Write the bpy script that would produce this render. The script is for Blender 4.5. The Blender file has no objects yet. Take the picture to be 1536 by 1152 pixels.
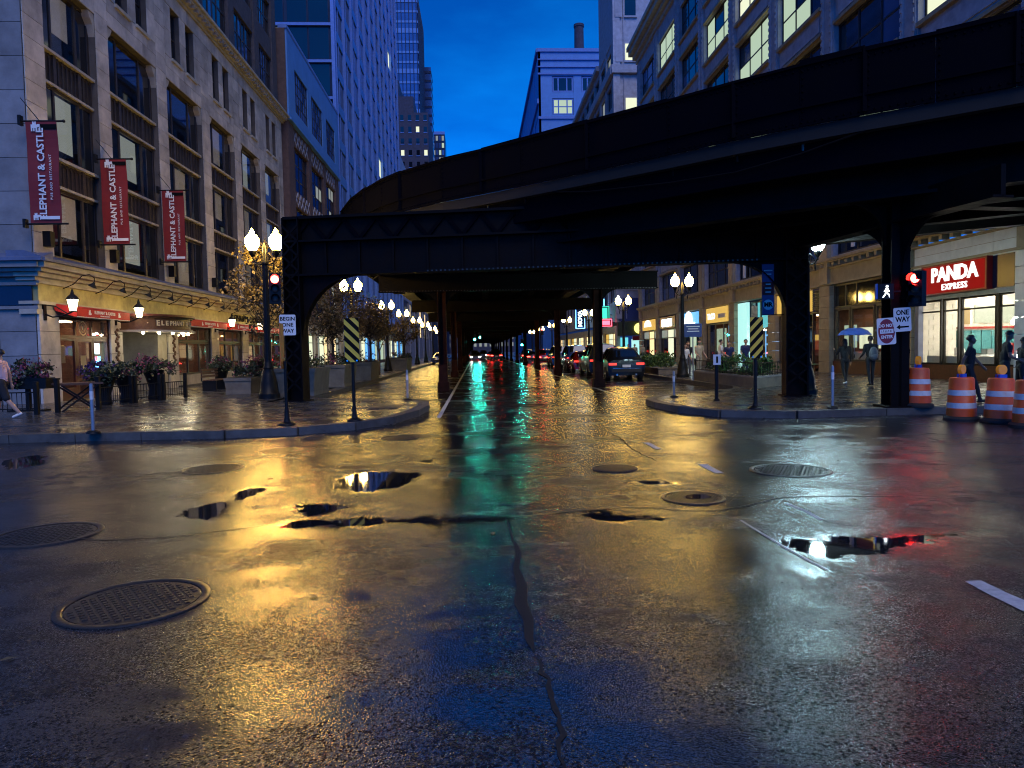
import bpy, bmesh, math, random
from mathutils import Vector, Matrix, Euler
random.seed(7)
SC = bpy.context.scene
R = math.radians
# ------------------------------------------------------------------ camera, sky, sun, exposure
cam_d = bpy.data.cameras.new('camera'); cam = bpy.data.objects.new('camera', cam_d)
SC.collection.objects.link(cam); SC.camera = cam
cam_d.sensor_width = 36.0; cam_d.lens = 36.0 * 1060 / 1536
cam_d.clip_start = 0.05; cam_d.clip_end = 3000
cam.matrix_world = Matrix.Translation((0, 0, 1.6)) @ (Matrix.Rotation(R(-2.807), 4, 'Z') @ Matrix.Rotation(R(90 - 2.755), 4, 'X') @ Matrix.Rotation(R(-1.1), 4, 'Z'))
W = bpy.data.worlds.new('World'); SC.world = W; W.use_nodes = True
def make_world():
    nt = W.node_tree; N = nt.nodes; L = nt.links
    bg = N['Background']
    sky = N.new('ShaderNodeTexSky'); sky.sky_type = 'NISHITA'; sky.sun_disc = False
    sky.sun_elevation = R(50); sky.sun_rotation = R(168); sky.altitude = 100; sky.ozone_density = 6; sky.dust_density = 0.5
    bw = N.new('ShaderNodeRGBToBW'); L.new(sky.outputs[0], bw.inputs[0])
    tint = N.new('ShaderNodeMix'); tint.data_type = 'RGBA'; tint.blend_type = 'MULTIPLY'; tint.inputs[0].default_value = 1
    # thin dusk cloud, the same all round the sky
    tc = N.new('ShaderNodeTexCoord'); mp = N.new('ShaderNodeMapping'); mp.inputs['Scale'].default_value = (1.6, 1.6, 5)
    nz = N.new('ShaderNodeTexNoise'); nz.inputs['Scale'].default_value = 2.2; nz.inputs['Detail'].default_value = 7; nz.inputs['Roughness'].default_value = .55
    L.new(tc.outputs['Generated'], mp.inputs[0]); L.new(mp.outputs[0], nz.inputs['Vector'])
    cr = N.new('ShaderNodeValToRGB'); cr.color_ramp.elements[0].position = .36; cr.color_ramp.elements[1].position = .74
    cr.color_ramp.elements[0].color = (.0005, .155, .86, 1); cr.color_ramp.elements[1].color = (.002, .31, 1.26, 1)
    L.new(nz.outputs['Fac'], cr.inputs[0])
    L.new(bw.outputs[0], tint.inputs['A']); L.new(cr.outputs[0], tint.inputs['B'])
    L.new(tint.outputs['Result'], bg.inputs[0]); bg.inputs[1].default_value = SKY_STRENGTH
SKY_STRENGTH = 0.12
make_world()
fill_d = bpy.data.lights.new('dusk_fill', 'SUN'); fill_d.energy = 0.45; fill_d.angle = R(36); fill_d.color = (1, .87, .76)  # broad fill from behind the camera, added to light surfaces facing it
fill = bpy.data.objects.new('dusk_fill', fill_d); SC.collection.objects.link(fill)
fill.rotation_euler = (R(40), 0, R(12)); fill.location = (0, -20, 60)
SC.view_settings.view_transform = 'Standard'; SC.view_settings.look = 'None'
SC.view_settings.exposure = 1.4; SC.view_settings.gamma = 1.0
SC.view_settings.use_curve_mapping = False
SC.render.engine = 'CYCLES'
SC.cycles.use_denoising = True; SC.cycles.filter_width = 1.1
SC.cycles.max_bounces = 6; SC.cycles.diffuse_bounces = 2; SC.cycles.glossy_bounces = 3; SC.cycles.transparent_max_bounces = 8
SC.cycles.caustics_reflective = False; SC.cycles.caustics_refractive = False
SC.cycles.sample_clamp_indirect = 4.0

# ------------------------------------------------------------------ materials
MATS = {}
def P(name, col, rough=.6, metal=0., var=.25, vs=2.5, bump=0., bs=30., emit=None, es=0., spec=.5, rnd=.0, coat=0., detail=5, rvar=0.):
    m = bpy.data.materials.new(name); m.use_nodes = True; nt = m.node_tree; N = nt.nodes; L = nt.links
    b = N['Principled BSDF']
    c = (col[0], col[1], col[2], 1)
    b.inputs['Base Color'].default_value = c; b.inputs['Roughness'].default_value = rough
    b.inputs['Metallic'].default_value = metal; b.inputs['Specular IOR Level'].default_value = spec
    if coat: b.inputs['Coat Weight'].default_value = coat; b.inputs['Coat Roughness'].default_value = .05
    tc = N.new('ShaderNodeTexCoord')
    src = None
    if var or rvar:
        nz = N.new('ShaderNodeTexNoise'); nz.inputs['Scale'].default_value = vs; nz.inputs['Detail'].default_value = detail; nz.inputs['Roughness'].default_value = .65
        L.new(tc.outputs['Object'], nz.inputs['Vector'])
    if var:
        cr = N.new('ShaderNodeValToRGB'); cr.color_ramp.elements[0].position = .3; cr.color_ramp.elements[1].position = .72
        cr.color_ramp.elements[0].color = tuple(x * (1 - var) for x in col) + (1,); cr.color_ramp.elements[1].color = tuple(min(1, x * (1 + var)) for x in col) + (1,)
        L.new(nz.outputs['Fac'], cr.inputs[0]); src = cr.outputs[0]
    if rvar:
        mr = N.new('ShaderNodeMapRange'); mr.inputs['From Min'].default_value = .3; mr.inputs['From Max'].default_value = .7
        mr.inputs['To Min'].default_value = max(.02, rough - rvar); mr.inputs['To Max'].default_value = rough + rvar
        L.new(nz.outputs['Fac'], mr.inputs[0]); L.new(mr.outputs[0], b.inputs['Roughness'])
    if rnd:
        oi = N.new('ShaderNodeObjectInfo'); mr = N.new('ShaderNodeMapRange'); mr.inputs['To Min'].default_value = 1 - rnd; mr.inputs['To Max'].default_value = 1 + rnd
        L.new(oi.outputs['Random'], mr.inputs[0])
        mx = N.new('ShaderNodeMix'); mx.data_type = 'RGBA'; mx.blend_type = 'MULTIPLY'; mx.inputs[0].default_value = 1
        if src: L.new(src, mx.inputs['A'])
        else: mx.inputs['A'].default_value = c
        L.new(mr.outputs[0], mx.inputs['B']); src = mx.outputs['Result']
    if src: L.new(src, b.inputs['Base Color'])
    if bump:
        n2 = N.new('ShaderNodeTexNoise'); n2.inputs['Scale'].default_value = bs; n2.inputs['Detail'].default_value = 4
        L.new(tc.outputs['Object'], n2.inputs['Vector'])
        bp = N.new('ShaderNodeBump'); bp.inputs['Strength'].default_value = bump; bp.inputs['Distance'].default_value = .02
        L.new(n2.outputs['Fac'], bp.inputs['Height']); L.new(bp.outputs[0], b.inputs['Normal'])
    if emit:
        b.inputs['Emission Color'].default_value = (*emit, 1); b.inputs['Emission Strength'].default_value = es
    MATS[name] = m
    return m
def glassmat(name, tint=(.93, .93, .92), refl=.12):
    """thin window glass: see-through with a Fresnel reflection"""
    m = bpy.data.materials.new(name); m.use_nodes = True; nt = m.node_tree; N = nt.nodes; L = nt.links
    N.remove(N['Principled BSDF'])
    tr = N.new('ShaderNodeBsdfTransparent'); tr.inputs[0].default_value = (*tint, 1)
    gl = N.new('ShaderNodeBsdfGlossy'); gl.inputs['Roughness'].default_value = .02
    lw = N.new('ShaderNodeLayerWeight'); lw.inputs[0].default_value = .5   # facing works the same from both sides of a pane
    pw = N.new('ShaderNodeMath'); pw.operation = 'POWER'; pw.inputs[1].default_value = 5; L.new(lw.outputs['Facing'], pw.inputs[0])
    ad = N.new('ShaderNodeMath'); ad.operation = 'MULTIPLY_ADD'; ad.inputs[1].default_value = .9; ad.inputs[2].default_value = .03 + refl * .2; ad.use_clamp = True
    mx = N.new('ShaderNodeMixShader')
    L.new(pw.outputs[0], ad.inputs[0]); L.new(ad.outputs[0], mx.inputs[0]); L.new(tr.outputs[0], mx.inputs[1]); L.new(gl.outputs[0], mx.inputs[2])
    L.new(mx.outputs[0], N['Material Output'].inputs[0]); MATS[name] = m
    return m
def E_(name, col, s):
    return P(name, (.02, .02, .02), .5, var=0, emit=col, es=s)

P('stone', (.46, .42, .36), .75, var=.38, vs=1.0, bump=.35, bs=12, rnd=.2)
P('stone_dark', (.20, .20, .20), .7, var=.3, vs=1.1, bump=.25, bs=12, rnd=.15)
P('stone_trim', (.40, .36, .28), .7, var=.25, vs=2, bump=.2, bs=20)
P('mortar', (.10, .085, .07), .9, var=.2)
P('ledge_blue', (.10, .12, .19), .5, var=.25, vs=2)
P('bronze', (.055, .042, .034), .45, metal=.3, var=.3, vs=6, bump=.2, bs=30)
P('frame_dark', (.022, .017, .015), .4, var=.2)
P('shaded_brick', (.07, .06, .065), .8, var=.3, vs=4, bump=.3, bs=25)  # dark tone carries the shade on the pub's upper storeys
P('glass_dark', (.006, .008, .012), .06, var=0, spec=.8)
P('room_dark', (.012, .011, .011), .9, var=0)
P('blind', (.42, .40, .36), .9, var=.1, vs=9, emit=(1, .85, .6), es=.03)
glassmat('glass')
P('gold_band', (.36, .31, .12), .55, var=.3, vs=3)
P('red_cloth', (.48, .018, .014), .7, var=.15, vs=5, bump=.15, bs=40)
P('banner_red', (.21, .011, .009), .65, var=.12, vs=3)
P('white_print', (.78, .75, .70), .6, var=.05)
P('cream_print', (.72, .60, .36), .6, var=.05)
P('black_print', (.004, .004, .004), .7, var=0, spec=.1)
P('blackmetal', (.008, .008, .008), .5, spec=.18, metal=.0, var=.2, vs=9, rvar=.1)
P('post_black', (.006, .006, .006), .45, spec=.2, var=.2)
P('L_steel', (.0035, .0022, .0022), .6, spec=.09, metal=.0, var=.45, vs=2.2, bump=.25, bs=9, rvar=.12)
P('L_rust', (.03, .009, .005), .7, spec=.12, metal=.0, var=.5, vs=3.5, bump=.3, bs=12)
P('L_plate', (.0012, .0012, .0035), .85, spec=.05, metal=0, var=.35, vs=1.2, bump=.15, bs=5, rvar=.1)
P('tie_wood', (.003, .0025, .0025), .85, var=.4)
P('wood', (.10, .045, .02), .5, var=.35, vs=8)
P('wood_red', (.09, .022, .012), .45, var=.3, vs=6)
P('terracotta', (.36, .36, .40), .7, var=.25, vs=2, bump=.2, bs=16, rnd=.1)
P('terra_warm', (.36, .28, .17), .6, var=.22, vs=2.2, bump=.2, bs=18, rnd=.1)
P('blue_panel', (.09, .25, .55), .6, var=.12, vs=.7)
P('brown_brick', (.11, .065, .05), .8, var=.3, vs=3, bump=.3, bs=22)
P('tower_dark', (.006, .008, .03), .3, var=.2)
P('tower_slab', (.11, .22, .52), .6, var=.15)
P('tower_glass', (.10, .16, .30), .12, metal=.55, var=.25, vs=.15, rnd=.25)
P('tower_brick', (.05, .05, .075), .85, var=.3, vs=1.5)
P('conc', (.27, .25, .22), .7, var=.25, vs=2, bump=.2, bs=20)
P('conc_wet', (.045, .043, .04), .26, var=.35, vs=1.4, bump=.25, bs=9, rvar=.16, rnd=.12)
P('granite_kerb', (.075, .072, .066), .55, spec=.25, var=.35, vs=3, bump=.35, bs=25, rnd=.12)
P('planter', (.17, .15, .11), .7, var=.3, vs=2.4, bump=.25, bs=22)
P('bark', (.035, .027, .02), .9, var=.4, vs=6, bump=.5, bs=20)
P('leaf', (.11, .08, .035), .55, var=.35, vs=3)
P('leaf_dark', (.035, .05, .018), .55, var=.4, vs=3)
P('leaf_green', (.05, .11, .02), .55, var=.4, vs=3)
P('flower', (.18, .03, .06), .6, var=.6, vs=8)
P('flower_purple', (.07, .02, .11), .6, var=.5, vs=8)
P('soil', (.03, .022, .015), .95)
P('orange', (.62, .085, .012), .45, var=.15, vs=6, bump=.12, bs=12, rnd=.06)
P('refl_white', (.66, .64, .62), .35, var=.14, vs=9)
P('rubber', (.012, .012, .012), .7)
P('amber', (.55, .22, .02), .2, var=.1, emit=(1, .4, .02), es=.05)
P('blue_plastic', (.02, .08, .5), .4, var=.1)
P('sign_white', (.70, .69, .66), .45, var=.08)
P('sign_red', (.22, .012, .012), .4, var=.1)
P('sign_yellow', (.62, .44, .03), .45, var=.08)
P('sign_orange', (.65, .16, .02), .45, var=.08)
P('sign_blue', (.03, .05, .18), .45, var=.08)
P('steel_post', (.26, .26, .27), .35, metal=.5, var=.15)
P('paint', (.42, .42, .42), .45, var=.35, vs=14, bump=.2, bs=60)
P('iron', (.06, .052, .045), .33, metal=.5, var=.4, vs=14, bump=.2, bs=40)
P('skin', (.42, .24, .16), .5, var=.06)
P('skin_brown', (.20, .105, .065), .5, var=.06)
P('hair', (.010, .008, .007), .5, var=.2)
P('cl_black', (.010, .010, .012), .8, var=.2)
P('cl_navy', (.012, .020, .08), .8, var=.2)
P('cl_pink', (.72, .46, .44), .8, var=.08)
P('cl_white', (.65, .62, .58), .8, var=.1)
P('cl_beige', (.45, .36, .22), .8, var=.1)
P('cl_grey', (.11, .11, .12), .8, var=.2)
P('cl_jean', (.035, .05, .10), .8, var=.2)
P('umbrella', (.06, .12, .42), .5, var=.15)
P('car_black', (.004, .004, .005), .3, var=0, spec=.25, coat=.25)
P('car_red', (.28, .008, .008), .15, var=0, coat=1.)
P('car_blue', (.01, .025, .12), .15, var=0, coat=1.)
P('car_grey', (.09, .09, .10), .2, var=0, coat=1.)
P('car_glass', (.006, .007, .01), .04, var=0, spec=.8)
P('chrome', (.6, .6, .62), .15, metal=1, var=0)
P('teal', (.03, .16, .17), .6, var=.1)
P('cream_wall', (.66, .62, .52), .8, var=.08)
P('tile_white', (.66, .68, .66), .35, var=.1, rnd=.06)
P('red_tile', (.25, .05, .03), .5, var=.3, vs=6)
# what gives off light
E_('globe_warm', (1., .62, .13), 72)
E_('globe_far', (1., .64, .15), 22)
E_('globe_mid', (1., .62, .13), 40)
E_('globe_cool', (.60, .92, 1.), 85)
E_('lantern', (1., .74, .38), 7)
E_('goose', (1., .72, .22), 40)
E_('bulb', (1., .86, .55), 45)
E_('sig_red', (1., .015, .01), 60)
E_('sig_green', (.02, 1., .72), 220)
E_('sig_off', (.02, .01, .005), 0)
E_('walk_white', (.85, .95, 1.), 2)
E_('tail_red', (1., .03, .02), 9)
E_('head_white', (1., .93, .8), 25)
E_('neon_blue', (.10, .38, 1.), 3.5)
E_('neon_white', (.55, .85, 1.), 3)
E_('neon_red', (1., .05, .08), 3)
E_('win_cool', (.62, .80, .58), .28)
E_('win_white', (.90, .95, .66), .38)
E_('win_warm', (1., .72, .36), .5)
E_('win_dim', (.55, .60, .55), .16)
P('panda_red', (.10, .004, .003), .8, var=0, spec=.1, emit=(.62, .015, .01), es=.15)
E_('panda_white', (1., .97, .92), .6)
E_('ceil_white', (1., .94, .82), 75)
E_('ceil_warm', (1., .72, .40), 14)
E_('sign_green_lit', (.05, .75, .5), .6)
E_('sign_yellow_lit', (1., .85, .2), .8)
E_('sign_blue_lit', (.12, .45, .95), .5)
E_('sign_gold_lit', (.85, .52, .10), .32)
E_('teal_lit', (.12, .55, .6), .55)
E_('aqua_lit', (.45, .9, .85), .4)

# ------------------------------------------------------------------ mesh helpers
COL = SC.collection
class MB:
    def __init__(s): s.v = []; s.f = []
    def add(s, vs, fs):
        n = len(s.v); s.v += [tuple(x) for x in vs]; s.f += [tuple(i + n for i in f) for f in fs]; return s
    def box(s, x0, x1, y0, y1, z0, z1):
        if x0 > x1: x0, x1 = x1, x0
        if y0 > y1: y0, y1 = y1, y0
        if z0 > z1: z0, z1 = z1, z0
        return s.add([(x0, y0, z0), (x1, y0, z0), (x1, y1, z0), (x0, y1, z0), (x0, y0, z1), (x1, y0, z1), (x1, y1, z1), (x0, y1, z1)],
              [(0, 3, 2, 1), (4, 5, 6, 7), (0, 1, 5, 4), (1, 2, 6, 5), (2, 3, 7, 6), (3, 0, 4, 7)])
    def mbox(s, M, sx, sy, sz):
        h = [(-1, -1, -1), (1, -1, -1), (1, 1, -1), (-1, 1, -1), (-1, -1, 1), (1, -1, 1), (1, 1, 1), (-1, 1, 1)]
        return s.add([M @ Vector((a * sx / 2, b * sy / 2, c * sz / 2)) for a, b, c in h],
              [(0, 3, 2, 1), (4, 5, 6, 7), (0, 1, 5, 4), (1, 2, 6, 5), (2, 3, 7, 6), (3, 0, 4, 7)])
    def beam(s, p0, p1, w, h):
        p0 = Vector(p0); p1 = Vector(p1); d = p1 - p0; L = d.length; d.normalize()
        up = Vector((0, 0, 1)) if abs(d.z) < .99 else Vector((0, 1, 0))
        x = d.cross(up).normalized(); z = x.cross(d)
        M = Matrix((x, d, z)).transposed().to_4x4(); M.translation = (p0 + p1) / 2
        return s.mbox(M, w, L, h)
    def cyl(s, p0, p1, r0, r1=None, n=10, caps=True):
        if r1 is None: r1 = r0
        p0 = Vector(p0); p1 = Vector(p1); d = (p1 - p0).normalized()
        up = Vector((0, 0, 1)) if abs(d.z) < .9 else Vector((1, 0, 0))
        x = d.cross(up).normalized(); y = d.cross(x)
        vs = []
        for p, r in ((p0, r0), (p1, r1)):
            for i in range(n):
                a = 2 * math.pi * i / n; vs.append(p + x * (r * math.cos(a)) + y * (r * math.sin(a)))
        fs = [(i, i + n, (i + 1) % n + n, (i + 1) % n) for i in range(n)]
        if caps: fs += [tuple(range(n)), tuple(range(2 * n - 1, n - 1, -1))]
        return s.add(vs, fs)
    def tube(s, pts, r, n=8, r1=None):
        pts = [Vector(p) for p in pts]; m = len(pts); vs = []; fs = []
        for k, p in enumerate(pts):
            d = (pts[min(k + 1, m - 1)] - pts[max(k - 1, 0)]).normalized()
            up = Vector((0, 0, 1)) if abs(d.z) < .95 else Vector((1, 0, 0))
            x = d.cross(up).normalized(); y = d.cross(x)
            rr = r if r1 is None else r + (r1 - r) * k / (m - 1)
            for i in range(n):
                a = 2 * math.pi * i / n; vs.append(p + x * (rr * math.cos(a)) + y * (rr * math.sin(a)))
        for k in range(m - 1):
            for i in range(n): fs.append((k * n + i, (k + 1) * n + i, (k + 1) * n + (i + 1) % n, k * n + (i + 1) % n))
        fs += [tuple(range(n)), tuple(range(m * n - 1, (m - 1) * n - 1, -1))]
        return s.add(vs, fs)
    def lathe(s, prof, c=(0, 0, 0), n=16, caps=True):
        vs = []; fs = []; m = len(prof)
        for r, z in prof:
            for i in range(n):
                a = 2 * math.pi * i / n; vs.append((c[0] + r * math.cos(a), c[1] + r * math.sin(a), c[2] + z))
        for k in range(m - 1):
            for i in range(n): fs.append((k * n + i, k * n + (i + 1) % n, (k + 1) * n + (i + 1) % n, (k + 1) * n + i))
        if caps: fs += [tuple(range(n - 1, -1, -1)), tuple(range((m - 1) * n, m * n))]
        return s.add(vs, fs)
    def prism(s, pts, off):
        """closed loop of 3-D points pushed along off"""
        pts = [Vector(p) for p in pts]; off = Vector(off); n = len(pts)
        return s.add(pts + [p + off for p in pts], [tuple(range(n)), tuple(range(2 * n - 1, n - 1, -1))] + [(i, i + n, (i + 1) % n + n, (i + 1) % n) for i in range(n)])
    def ell(s, c, rx, ry, rz, n=12, m=8):
        vs = []; fs = []
        for j in range(m + 1):
            t = math.pi * j / m
            for i in range(n):
                a = 2 * math.pi * i / n
                vs.append((c[0] + rx * math.sin(t) * math.cos(a), c[1] + ry * math.sin(t) * math.sin(a), c[2] - rz * math.cos(t)))
        for j in range(m):
            for i in range(n): fs.append((j * n + i, j * n + (i + 1) % n, (j + 1) * n + (i + 1) % n, (j + 1) * n + i))
        return s.add(vs, fs)
    def quad(s, a, b, c, d): return s.add([a, b, c, d], [(0, 1, 2, 3)])
    def mesh(s, name, mat, smooth=False, off=None):
        me = bpy.data.meshes.new(name)
        v = s.v if off is None else [(x - off[0], y - off[1], z - off[2]) for x, y, z in s.v]
        me.from_pydata(v, [], s.f)
        me.materials.append(MATS[mat] if isinstance(mat, str) else mat)
        bm = bmesh.new(); bm.from_mesh(me); bmesh.ops.recalc_face_normals(bm, faces=bm.faces); bm.to_mesh(me); bm.free()
        if smooth:
            me.polygons.foreach_set('use_smooth', [True] * len(me.polygons))
            me.set_sharp_from_angle(angle=R(40))
        return me
    def build(s, name, mat, parent=None, smooth=False, kind=None, local=False):
        off = None
        if parent is not None and not local: off = wloc(parent)
        return link(name, s.mesh(name, mat, smooth, off), parent, kind=kind)
def wloc(o):
    v = Vector((0, 0, 0))
    while o is not None: v = v + o.location; o = o.parent
    return v
def link(name, me, parent=None, loc=None, rz=0., kind=None, scale=None):
    o = bpy.data.objects.new(name, me); COL.objects.link(o)
    if parent is not None: o.parent = parent
    if loc is not None: o.location = loc
    if rz: o.rotation_euler = (0, 0, rz)
    if scale: o.scale = scale
    if kind: o['kind'] = kind
    return o
def tag(o, label, cat, group=None):
    o['label'] = label; o['category'] = cat
    if group: o['group'] = group
    return o
def thing(name, label, cat, loc=(0, 0, 0), rz=0., group=None):
    o = bpy.data.objects.new(name, None); o.empty_display_size = .1; COL.objects.link(o); o.location = loc; o.rotation_euler = (0, 0, rz)
    return tag(o, label, cat, group)
KIDS = {}
def copy_tree(o, parent=None):
    c = o.copy(); COL.objects.link(c); c.parent = parent
    for ch in list(o.children): copy_tree(ch, c)
    return c
def place(proto, first, loc, rz, label, scale=None):
    """first use moves the prototype itself; later uses copy it with its parts"""
    o = proto if first else copy_tree(proto)
    o.location = loc; o.rotation_euler = (0, 0, rz); o['label'] = label
    if scale: o.scale = (scale,) * 3
    return o
def lettering(name, body, size, mat, parent, origin, ux, uz, extrude=.01, align='CENTER', bold=0., space=1., local=False, shear=0., valign='CENTER'):
    """raised letters: reading direction ux, up uz, at origin"""
    cu = bpy.data.curves.new(name, 'FONT'); cu.body = body; cu.size = size; cu.align_x = align; cu.align_y = valign
    cu.extrude = extrude; cu.offset = bold; cu.space_character = space; cu.shear = shear; cu.resolution_u = 2
    t = bpy.data.objects.new(name, cu); COL.objects.link(t)
    dg = bpy.context.evaluated_depsgraph_get()
    me = bpy.data.meshes.new_from_object(t.evaluated_get(dg)); bpy.data.objects.remove(t); bpy.data.curves.remove(cu)
    ux = Vector(ux).normalized(); uz = Vector(uz).normalized(); n = ux.cross(uz)
    M = Matrix((ux, uz, n)).transposed().to_4x4(); M.translation = Vector(origin) - (wloc(parent) if parent is not None and not local else Vector((0, 0, 0)))
    me.transform(M); me.materials.clear(); me.materials.append(MATS[mat]); me.name = name
    return link(name, me, parent)
# ------------------------------------------------------------------ ground
def make_asphalt():
    m = bpy.data.materials.new('wet_asphalt'); m.use_nodes = True; nt = m.node_tree; N = nt.nodes; L = nt.links
    b = N['Principled BSDF']; tc = N.new('ShaderNodeTexCoord')
    def noise(s, d, r=.55, sc=None):
        n = N.new('ShaderNodeTexNoise'); n.inputs['Scale'].default_value = s; n.inputs['Detail'].default_value = d; n.inputs['Roughness'].default_value = r
        if sc:
            mp = N.new('ShaderNodeMapping'); mp.inputs['Scale'].default_value = sc; L.new(tc.outputs['Object'], mp.inputs[0]); L.new(mp.outputs[0], n.inputs['Vector'])
        else: L.new(tc.outputs['Object'], n.inputs['Vector'])
        return n.outputs['Fac']
    def rng(src, a, bb, c, d):
        r = N.new('ShaderNodeMapRange'); r.inputs['From Min'].default_value = a; r.inputs['From Max'].default_value = bb; r.inputs['To Min'].default_value = c; r.inputs['To Max'].default_value = d
        L.new(src, r.inputs[0]); return r.outputs[0]
    def math_(op, a, c):
        q = N.new('ShaderNodeMath'); q.operation = op
        for i, x in enumerate((a, c)):
            if isinstance(x, (int, float)): q.inputs[i].default_value = x
            else: L.new(x, q.inputs[i])
        return q.outputs[0]
    big = noise(.6, 5, .62, (.75, 1.15, 1.)); med = noise(2.3, 4, .6); fine = noise(105, 2, .6); stones = N.new('ShaderNodeTexVoronoi')
    stones.inputs['Scale'].default_value = 95; L.new(tc.outputs['Object'], stones.inputs['Vector'])
    wet = rng(math_('ADD', math_('MULTIPLY', big, .72), math_('MULTIPLY', med, .28)), .43, .60, 0., 1.)
    rough = rng(wet, 0, 1, ASPH_R0, ASPH_R1)
    spk = rng(fine, .35, .7, -.06, .07)
    att = N.new('ShaderNodeAttribute'); att.attribute_name = 'water'
    rag = noise(3.2, 6, .7, (1., .6, 1.)); wv = math_('ADD', att.outputs['Fac'], rng(rag, .3, .7, -.09, .17))
    pool = rng(wv, -.09, .09, 0., 1.); damp = rng(wv, -.40, .0, 0., 1.)
    rough = math_('MULTIPLY', math_('ADD', rough, spk), rng(damp, 0, 1, 1., .72))
    mxr = N.new('ShaderNodeMix'); L.new(pool, mxr.inputs[0]); L.new(rough, mxr.inputs[2]); mxr.inputs[3].default_value = .03
    L.new(mxr.outputs[0], b.inputs['Roughness'])
    cr = N.new('ShaderNodeValToRGB'); cr.color_ramp.elements[0].color = (.004, .004, .005, 1); cr.color_ramp.elements[1].color = (.012, .012, .014, 1)
    cr.color_ramp.elements[0].position = .25; cr.color_ramp.elements[1].position = .8
    L.new(math_('ADD', math_('MULTIPLY', fine, .7), math_('MULTIPLY', wet, .25)), cr.inputs[0]); 
    grit = N.new('ShaderNodeTexVoronoi'); grit.inputs['Scale'].default_value = 88; L.new(tc.outputs['Object'], grit.inputs['Vector'])
    sep = N.new('ShaderNodeSeparateColor'); L.new(grit.outputs['Color'], sep.inputs[0])
    spmx = N.new('ShaderNodeMix'); spmx.data_type = 'RGBA'; L.new(rng(sep.outputs[0], .80, .95, 0., 1.), spmx.inputs[0]); L.new(cr.outputs[0], spmx.inputs['A']); spmx.inputs['B'].default_value = (.055, .055, .06, 1)
    L.new(spmx.outputs['Result'], b.inputs['Base Color'])
    b.inputs['IOR'].default_value = 2.5
    # stones that stand out of the water film are dull, those under it shine
    grit2 = N.new('ShaderNodeTexVoronoi'); grit2.inputs['Scale'].default_value = 44; L.new(tc.outputs['Object'], grit2.inputs['Vector']); sep2 = N.new('ShaderNodeSeparateColor'); L.new(grit2.outputs['Color'], sep2.inputs[0])
    gg = math_('ADD', math_('MULTIPLY', sep.outputs[1], .82), math_('MULTIPLY', sep2.outputs[0], .18))
    film = rng(math_('ADD', math_('ADD', gg, math_('MULTIPLY', math_('SUBTRACT', .55, wet), .7)), math_('MULTIPLY', damp, .35)), .36, .70, .05, .75)
    mxs = N.new('ShaderNodeMix'); L.new(pool, mxs.inputs[0]); L.new(film, mxs.inputs[2]); mxs.inputs[3].default_value = .42; L.new(mxs.outputs[0], b.inputs['Specular IOR Level'])
    h = math_('ADD', math_('MULTIPLY', fine, 1.), math_('MULTIPLY', stones.outputs['Distance'], 1.1))
    h2 = math_('MULTIPLY', math_('MULTIPLY', h, rng(wet, 0, 1, .5, 1.0)), rng(pool, 0, 1, 1., .0))
    bp = N.new('ShaderNodeBump'); bp.inputs['Strength'].default_value = ASPH_BUMP; bp.inputs['Distance'].default_value = .006
    L.new(h2, bp.inputs['Height'])
    bp2 = N.new('ShaderNodeBump'); bp2.inputs['Strength'].default_value = .10; bp2.inputs['Distance'].default_value = .05
    L.new(math_('MULTIPLY', med, rng(pool, 0, 1, 1., .1)), bp2.inputs['Height']); L.new(bp.outputs[0], bp2.inputs['Normal']); L.new(bp2.outputs[0], b.inputs['Normal'])
    MATS['asphalt'] = m
ASPH_R0, ASPH_R1, ASPH_BUMP = .12, .32, .36
make_asphalt()
P('water', (.004, .004, .005), .035, var=0, spec=.7, bump=.015, bs=3)
P('crack', (.006, .006, .006), .5, var=.3)

def smooth_loop(pts, it=2):
    for _ in range(it):
        q = []
        for i in range(len(pts)):
            a = Vector(pts[i]); c = Vector(pts[(i + 1) % len(pts)]); q += [a.lerp(c, .25), a.lerp(c, .75)]
        pts = q
    return pts
PUD = [[(-1.79, 9.36), (-1.43, 9.56), (-0.97, 9.48), (-0.68, 9.18), (-0.85, 8.60), (-1.00, 8.21), (-1.33, 8.07), (-1.59, 8.30), (-1.79, 8.33), (-1.79, 8.88)],
 [(-3.07, 7.13), (-3.04, 7.77), (-2.80, 7.91), (-2.62, 7.49), (-2.50, 7.03), (-2.71, 6.92)],
 [(-2.88, 8.37), (-2.78, 8.64), (-2.53, 8.52), (-2.50, 8.24), (-2.59, 7.81), (-2.79, 7.94)],
 [(-1.92, 7.30), (-1.86, 7.61), (-1.41, 7.48), (-1.20, 7.30), (-1.48, 7.15), (-1.74, 6.98)],
 [(-1.91, 6.66), (-1.75, 6.87), (-1.03, 6.84), (0.25, 6.70), (0.26, 6.56), (-0.74, 6.51), (-1.23, 6.50), (-1.78, 6.52)],
 [(2.41, 5.58), (2.73, 5.67), (3.37, 5.65), (4.25, 5.67), (3.68, 5.51), (3.13, 5.16), (2.84, 5.10), (2.54, 5.02), (2.44, 5.24)],
 [(-7.65, 11.63), (-7.41, 12.09), (-7.04, 11.95), (-6.63, 11.12), (-6.75, 10.53), (-6.96, 10.56)],
 [(1.88, 8.32), (2.14, 8.36), (2.36, 8.12), (2.03, 7.96)], [(-1.03, 10.29), (-0.78, 10.50), (-0.56, 10.46), (-0.75, 10.12)],
 [(2.33, 4.91), (2.40, 4.86), (2.38, 4.73), (2.27, 4.67)],
 [(1.01, 6.62), (1.19, 6.88), (1.42, 6.57), (1.72, 6.40), (1.34, 6.37), (1.11, 6.43)]]
rp = random.Random(3)
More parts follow.
